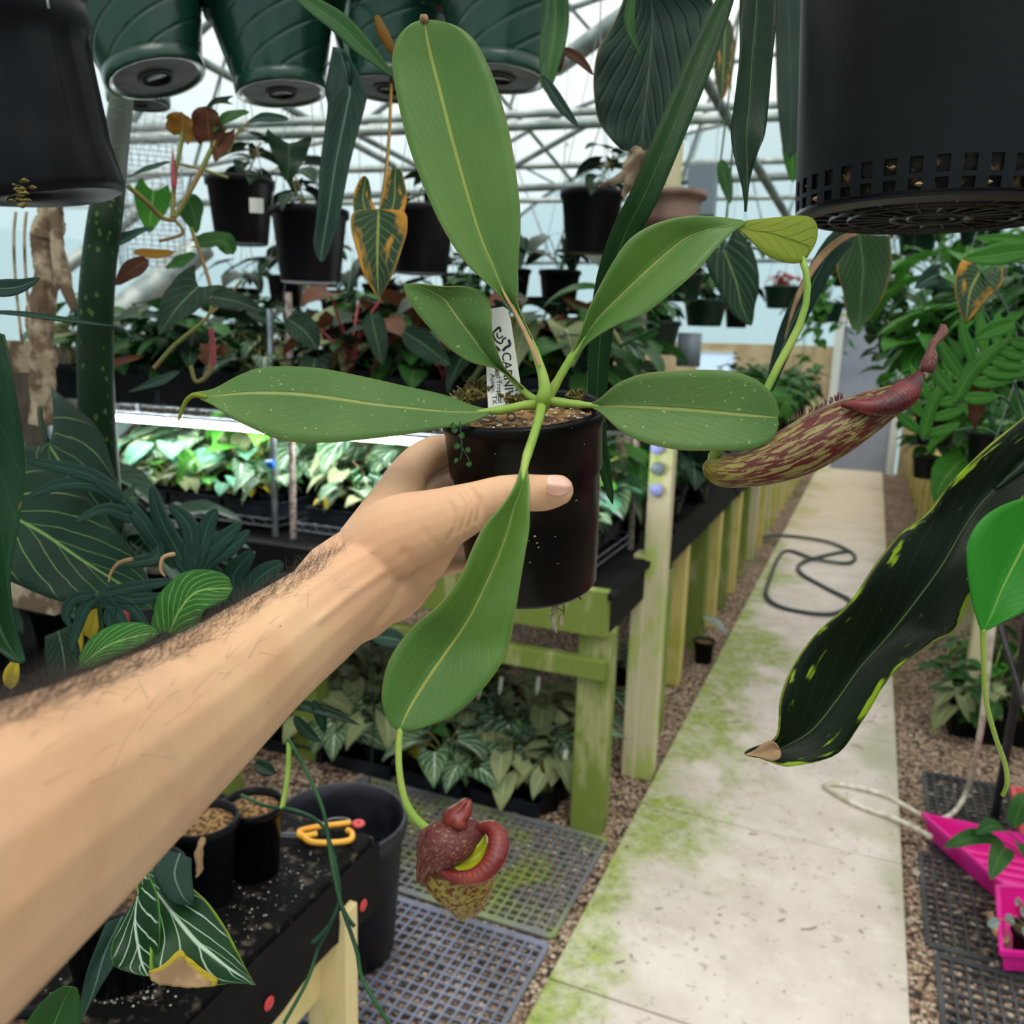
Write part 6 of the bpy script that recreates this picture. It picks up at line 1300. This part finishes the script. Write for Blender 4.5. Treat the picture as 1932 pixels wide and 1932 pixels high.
# wire mesh guard
c = P(285, 400, 2.3); t = MB()
for i in range(30):
    z = i*.014; t.tube([c+V(.085*cos(a*.3)*(1+.05*sin(i)), .085*sin(a*.3), z-.15) for a in range(22)], .0009, 3, cap=False)
for j in range(26): a = j*2*PI/26; t.tube([c+V(.085*cos(a+i*.12), .085*sin(a+i*.12), i*.05-.15) for i in range(9)], .0009, 3, cap=False)
t.tube([c+V(.085, 0, .26), c+V(.04, 0, 1.9)], .0012, 4)
solo('wire_mesh_guard', 'curved wire mesh cylinder behind the spotted stalk', t, M['chrome'], 'wire mesh', solid=0)
# scrambling plant with bronze leaves
sp_ = thing('scrambling_plant', P(330, 415, 1.25), 'scrambling plant with bronze and dark leaves on brown stems, left of the hanging pots', 'plant')
mb = MB()
for pts, r0 in (([(325, 410, 1.25), (330, 330, 1.25), (338, 290, 1.25), (345, 250, 1.25)], .0035), ([(330, 410, 1.25), (370, 340, 1.25), (400, 280, 1.25), (425, 240, 1.25)], .0038), ([(240, 350, 1.2), (275, 380, 1.22), (305, 410, 1.25), (330, 415, 1.25)], .0036), ([(430, 290, 1.25), (448, 250, 1.25), (470, 232, 1.26)], .002), ([(325, 410, 1.25), (345, 440, 1.26), (300, 455, 1.26)], .0025), ([(340, 310, 1.25), (375, 318, 1.25), (430, 335, 1.26)], .0022), ([(360, 430, 1.26), (385, 500, 1.27), (400, 560, 1.27), (390, 600, 1.27), (330, 650, 1.27), (290, 695, 1.27)], .0028), ([(455, 530, 1.27), (430, 560, 1.27), (400, 590, 1.27)], .002), ([(360, 690, 1.27), (370, 720, 1.27), (395, 700, 1.27), (402, 640, 1.27)], .003)): mb.tube(pxline(pts, 16), r0, 7)
mb.build('stem', M['olive'], sp_)
MB().tube(pxline([(325, 280, 1.24), (328, 330, 1.24), (328, 355, 1.24)], 8), [.0005, .0015, .003, .004, .0045, .0045, .004, .003], 7).tube(pxline([(398, 620, 1.26), (402, 660, 1.26), (402, 690, 1.26)], 6), .004, 7).build('young_shoot', M['redstem'], sp_)
for (pts, W, sh, m_) in (([(345, 255, 1.25), (345, 235, 1.24), (344, 212, 1.23)], 36, 'round', 'L_orange'), ([(395, 262, 1.25), (392, 230, 1.24), (390, 200, 1.23)], 32, 'round', 'L_brown'), ([(470, 212, 1.25), (430, 222, 1.24), (400, 250, 1.24)], 15, 'lance', 'L_mid'), ([(545, 225, 1.28), (500, 222, 1.27), (465, 232, 1.26)], 12, 'lance', 'L_bluegrey'), ([(430, 190, 1.3), (405, 192, 1.3), (380, 215, 1.3)], 9, 'arrow', 'L_dark'), ([(425, 250, 1.25), (415, 280, 1.25), (405, 305, 1.25)], 24, 'heart', 'L_brown'), ([(545, 270, 1.35), (545, 305, 1.35), (542, 345, 1.35)], 44, 'arrow', 'L_dark'), ([(290, 432, 1.2), (230, 455, 1.18), (160, 512, 1.16)], 22, 'ovate', 'L_bluegrey'), ([(280, 490, 1.2), (248, 510, 1.19), (218, 538, 1.18)], 18, 'ovate', 'L_brown'), ([(375, 540, 1.15), (335, 580, 1.14), (300, 632, 1.13)], 42, 'heart', 'L_velvet'), ([(400, 560, 1.2), (450, 570, 1.2), (500, 590, 1.2)], 24, 'heart', 'L_velvet'), ([(322, 305, 1.24), (280, 318, 1.23), (240, 335, 1.22)], 8, 'lance', 'L_bluegrey'), ([(405, 670, 1.3), (400, 655, 1.3), (398, 700, 1.28)], 30, 'heart', 'L_brown'), ([(270, 672, 1.2), (200, 688, 1.2), (140, 694, 1.2)], 12, 'lance', 'L_brown'), ([(375, 460, 1.3), (420, 455, 1.3), (440, 480, 1.3)], 22, 'round', 'L_mid'), ([(370, 480, 1.28), (340, 495, 1.28), (312, 505, 1.28)], 18, 'lance', 'L_mid'), ([(250, 475, 1.3), (300, 480, 1.3), (330, 475, 1.3)], 10, 'ovate', 'L_orange'), ([(340, 700, 1.25), (300, 720, 1.24), (240, 740, 1.23)], 14, 'lance', 'L_bluegrey'), ([(290, 360, 1.5), (285, 400, 1.5), (280, 440, 1.5)], 34, 'heart', 'L_bright'), ([(350, 370, 1.5), (365, 400, 1.5), (370, 440, 1.5)], 26, 'ovate', 'L_mid'), ([(540, 600, 1.4), (575, 625, 1.4), (600, 660, 1.4)], 28, 'ovate', 'L_velvet'), ([(760, 625, 1.5), (800, 650, 1.5), (850, 690, 1.5)], 26, 'ovate', 'L_velvet'), ([(700, 590, 1.5), (708, 630, 1.5), (722, 690, 1.5)], 24, 'ovate', 'L_velvet')):
    pxblade(MB(), pts, W, sh, nrm=-CF+V(rn.uniform(-.4, .4), rn.uniform(-.3, .3), rn.uniform(0, .7)), n=10, lobe=.22 if sh in ('heart', 'round', 'arrow') else 0, wave=.12, wn=2).build('leaf', M[m_], sp_)
# big velvety heart leaves, lower left
begin('heart_leaf_plant', V(-1.05, .52, .86), 'plant with huge dark lime-veined heart leaves at the left, before the spotted stalk')
mb = pxblade(MB(), [(92, 838, .98), (130, 900, .96), (170, 1000, .95), (205, 1090, .95), (225, 1130, .95)], 96, 'heart', nrm=-CF, lobe=.30, n=20, fold=.10, nu=12, wave=.05); mb.tube(pxline([(92, 838, .985), (78, 800, 1.0), (75, 770, 1.02)], 6), .003, 6); solo('heart_leaf', 'large dark heart leaf with lime veins in front of the spotted stalk', mb, M['L_gloriosum'])
mb = pxblade(MB(), [(5, 965, .88), (80, 1005, .87), (160, 1060, .86), (240, 1110, .86), (290, 1150, .86)], 112, 'heart', nrm=-CF+V(0, 0, .3), lobe=.34, n=20, fold=.12, nu=12, wave=.05); solo('heart_leaf', 'broad dark leaf with lime veins below, its tip behind the forearm', mb, M['L_gloriosum'])
finish(r0=.003, pot=.155)
begin('divided_leaf_plant', V(-.93, .80, .85), 'blue-green plant with narrow-fingered divided leaves above the forearm'); [LB(*q) for q in ((358, 1085, .86), (235, 945, .84), (185, 1120, .74), (455, 1140, .9))]
def div(label, node, tips, W, mat, cat='leaf', nrm=None, nm='divided_leaf'):
    mb = MB()
    for t in tips:
        pts = [node]+list(t); pxblade(mb, pts, W if len(t[-1]) < 4 else t[-1][3], 'lance', nrm=nrm, n=14, nu=4, fold=.2) if False else blade(mb, pxline([q[:3] for q in pts], 14), W*.9/FPX, 'strap', nrm or -CF, .15, nu=4)
    return solo(nm, label, mb, M[mat], cat)
div('upright blue-green hand-shaped leaf in front of the lit shelf', (358, 1085, .86), [[(330, 1030, .86), (300, 970, .86), (286, 915, .86)], [(362, 1010, .86), (345, 975, .86), (318, 952, .86)], [(380, 1030, .86), (395, 985, .86), (410, 960, .86)], [(395, 1040, .86), (430, 1010, .86), (456, 985, .86)], [(400, 1050, .86), (440, 1030, .86), (470, 1000, .86)]], 17, 'L_teal')
div('arching blue-green leaf with long narrow fingers left of the lit shelf', (235, 945, .84), [[(180, 900, .84), (110, 880, .84), (45, 868, .84)], [(180, 915, .84), (110, 915, .84), (50, 940, .84)], [(270, 985, .84), (300, 1030, .85), (330, 1075, .86)], [(250, 975, .84), (200, 960, .83), (140, 985, .82)], [(300, 1040, .85), (260, 1060, .84), (215, 1065, .83)]], 13, 'L_teal')
div('curling narrow-fingered leaf just above the forearm', (185, 1120, .74), [[(140, 1130, .74), (125, 1160, .74), (135, 1185, .74)], [(160, 1150, .74), (145, 1190, .74), (135, 1230, .74)], [(240, 1110, .74), (300, 1100, .74), (330, 1095, .74)], [(210, 1140, .74), (205, 1170, .74), (215, 1195, .74)], [(250, 1130, .74), (280, 1128, .74), (330, 1118, .74)], [(225, 1160, .74), (235, 1190, .74), (255, 1195, .74)], [(240, 1140, .74), (265, 1165, .74), (280, 1185, .74)]], 9, 'L_teal')
div('second hand-shaped blue-green leaf behind the forearm near the rust-pitted posts', (455, 1140, .9), [[(440, 1090, .9), (460, 1060, .9), (480, 1040, .9)], [(480, 1100, .9), (510, 1075, .9), (535, 1062, .9)], [(420, 1110, .9), (400, 1080, .9), (385, 1070, .9)], [(490, 1120, .9), (520, 1100, .9), (550, 1085, .9)]], 20, 'L_teal')
for (pts, lb) in (([(250, 1055, .8), (225, 1062, .8), (210, 1080, .8), (205, 1098, .8)], 'curled tan leaf tip left of the hand-shaped leaf'), ([(330, 1045, .8), (308, 1052, .8), (303, 1075, .8), (312, 1088, .8)], 'curled tan leaf tip below the hand-shaped leaf')): solo('curled_leaf_tip', lb, MB().tube(pxline(pts, 12), [.0018, .0022, .0020, .0019, .0018, .0016, .0015, .0014, .0012, .0010, .0008, .0005], 6), M['dry'], solid=0)
finish(r0=.0025, pot=.145)
begin('striped_leaf_plant', V(-.86, .56, .80), 'plant with round lime-striped leaves against the upper forearm')
mb = pxblade(MB(), [(320, 1195, .66), (340, 1150, .655), (375, 1115, .65), (440, 1110, .65)], 50, 'round', nrm=-CF+V(0, 0, .3), n=16, lobe=.15, nu=10, fold=.1, wave=.04); solo('striped_round_leaf', 'round lime-striped leaf touching the upper edge of the forearm', mb, M['L_stripe'])
mb = pxblade(MB(), [(150, 1260, .62), (200, 1220, .62), (260, 1200, .62), (300, 1195, .62)], 34, 'ovate', nrm=-CF+V(0, 0, .6), n=12); solo('striped_leaf', 'low green leaf tucked against the forearm left of the striped round leaf', mb, M['L_stripe'])
mb = MB(); leaf_edges(mb, [(85, 1200, 110, 1190, 130, 1180, .8, .8, .8), (85, 1240, 120, 1235, 150, 1220, .8, .8, .8), (95, 1290, 125, 1285, 150, 1270, .8, .8, .8)], nv=8); solo('broad_leaf', 'dark broad leaf between the left edge leaf and the forearm', mb, M['L_velvet'])
for i, (x, y, d, m_) in enumerate(((140, 1210, .95, 'L_yellow'), (170, 1175, .97, 'L_yellow'), (20, 1270, .8, 'L_yellow'))): solo('yellow_leaf', ['bright yellow leaf showing through the curling leaf', 'small yellow leaf above the curling narrow fingers', 'yellow leaf at the left edge above the forearm'][i], pxblade(MB(), [(x, y+30, d), (x+4, y, d), (x+12, y-28, d)], 16, 'ovate', n=8), M[m_])
finish(pot=.095)
solo('red_cane', 'thin dark red cane rising left of the lit shelf', MB().tube([P(246, 1330, 1.55)-V(0, 0, .62), P(246, 1330, 1.55)-V(0, 0, .3), P(246, 1330, 1.55)], .006, 8).tube(pxline([(246, 1330, 1.55), (238, 1185, 1.5), (232, 1090, 1.5), (225, 1010, 1.5), (220, 930, 1.5), (212, 860, 1.5), (206, 795, 1.5)], 34), [.0055+.0018*(1 if i % 9 == 0 else 0) for i in range(34)], 8), M['redstem'], 'cane', solid=0)
o = MB().box(P(55, 1105, 1.45), (.16, .04, .07)).build('timber_brace', M['stalkbrown'], smooth=False); tag(o, 'raw timber brace behind the big leaves at lower left', 'timber')
o = MB().box(P(12, 672, 1.5), (.055, .05, .055)).build('wood_block', M['stalkbrown'], smooth=False); tag(o, 'pale wooden block behind the left edge leaf', 'block')
# leaves on the near left bench
cv = thing('veined_leaf', P(330, 1720, .66), 'big silver-veined leaf with yellow-ringed brown burn, lower left', 'leaf')
mb = MB(); leaf_edges(mb, [(255, 1640, 262, 1640, 275, 1640, .70, .70, .70), (262, 1700, 300, 1690, 330, 1655, .67, .68, .69), (282, 1780, 335, 1735, 385, 1695, .645, .66, .675), (285, 1830, 370, 1775, 425, 1750, .635, .65, .662), (320, 1858, 400, 1800, 448, 1795, .632, .642, .652), (380, 1862, 435, 1828, 465, 1830, .632, .638, .645), (440, 1855, 462, 1846, 474, 1846, .636, .638, .64), (478, 1858, 480, 1859, 482, 1858, .638, .638, .638)], nu=12); mb.build('blade', M['L_burnt'], cv, solid=.0008)
mb = MB(); leaf_edges(mb, [(282, 1838, 284, 1842, 286, 1846, .632, .632, .632), (310, 1828, 305, 1845, 300, 1856, .6318, .6305, .630), (340, 1806, 336, 1838, 330, 1860, .632, .6305, .629), (350, 1815, 360, 1840, 355, 1863, .632, .6305, .629), (378, 1838, 378, 1850, 378, 1862, .632, .630, .629), (398, 1850, 398, 1856, 398, 1860, .632, .6305, .630)], nv=16, nu=8, wave=.0006); mb.build('burnt_patch', M['dry'], cv, solid=.0006)
mb = MB(); leaf_edges(mb, [(280, 1832, 282, 1840, 284, 1848, .633, .633, .633), (308, 1820, 303, 1842, 299, 1857, .6328, .6315, .631), (338, 1792, 334, 1838, 329, 1861, .633, .6315, .630), (352, 1803, 361, 1840, 356, 1864, .633, .6315, .630), (386, 1830, 384, 1850, 382, 1863, .633, .631, .630), (412, 1846, 410, 1854, 408, 1860, .633, .6315, .631)], nv=16, nu=8, wave=.0006); mb.build('yellow_ring', M['L_yellow'], cv, solid=.0004)['label'] = 'yellow margin around the burn'
mb = MB(); leaf_edges(mb, [(240, 1720, 260, 1690, 280, 1650, .66, .66, .66), (215, 1770, 255, 1740, 298, 1690, .65, .655, .65), (210, 1810, 262, 1790, 302, 1740, .64, .65, .64), (225, 1828, 270, 1822, 300, 1790, .64, .645, .64), (270, 1842, 280, 1842, 290, 1832, .64, .64, .64)]); solo('veined_leaf', 'smaller dark silver-veined leaf overlapping left of the burnt one', mb, M['L_crystald'])
mb = MB(); leaf_edges(mb, [(300, 1600, 340, 1610, 362, 1620, .68, .68, .68), (290, 1650, 330, 1650, 362, 1650, .67, .67, .67), (320, 1700, 345, 1690, 366, 1690, .66, .66, .66), (362, 1708, 364, 1708, 366, 1706, .66, .66, .66)]); solo('broad_leaf', 'plain dark blue-green leaf above the burnt silver-veined leaf', mb, M['L_bluegrey'])
mb = MB(); leaf_edges(mb, [(200, 1740, 230, 1730, 290, 1700, .70, .70, .70), (165, 1830, 200, 1790, 255, 1760, .69, .70, .70), (150, 1900, 180, 1860, 210, 1830, .69, .69, .69), (150, 1940, 155, 1925, 170, 1895, .69, .69, .69)]); solo('broad_leaf', 'folded dark leaf along the lower edge of the forearm', mb, M['L_bluegrey'])
mb = MB(); leaf_edges(mb, [(40, 1990, 90, 1990, 140, 1990, .50, .50, .50), (50, 1930, 100, 1940, 152, 1930, .50, .505, .50), (90, 1880, 120, 1890, 150, 1885, .50, .505, .50), (120, 1860, 135, 1862, 145, 1864, .50, .50, .50)]); solo('broad_leaf', 'mid green leaf corner at the bottom edge under the forearm', mb, M['L_mid'])
for i, (pts, W) in enumerate((([(520, 1350, 1.0), (560, 1330, 1.0), (620, 1345, 1.0), (680, 1368, 1.0)], 14), ([(555, 1350, .98), (578, 1380, .98), (605, 1400, .98)], 15), ([(590, 1320, 1.0), (605, 1350, 1.0), (612, 1385, 1.0)], 15), ([(480, 1440, .98), (500, 1450, .98), (520, 1460, .98)], 18), ([(700, 1200, 1.6), (740, 1205, 1.6), (770, 1215, 1.6)], 24))):
    solo('trailing_leaf', ['long dark leaf pointing right from under the forearm with yellow tip', 'drooping dark leaf under the forearm edge, lower of two', 'drooping dark leaf under the forearm edge, upper of two', 'green leaf over the bark-filled pot', 'dark blue leaf between forearm and hanging held leaf'][i], (pxblade(MB(), pts, W, 'lance', nrm=-CF+V(0, 0, .5), n=10) if i < 4 else pxblade(MB(), pts, W, 'lance', nrm=-CF+V(0, 0, .5), n=10).tube([P(700, 1200, 1.6), P(690, 1215, 2.0), P(700, 1200, 2.62), V(-1.5, 2.4, .3), V(-1.5, 2.35, .0)], .003, 6)), M['L_dark'] if i < 4 else M['L_bluegrey'])
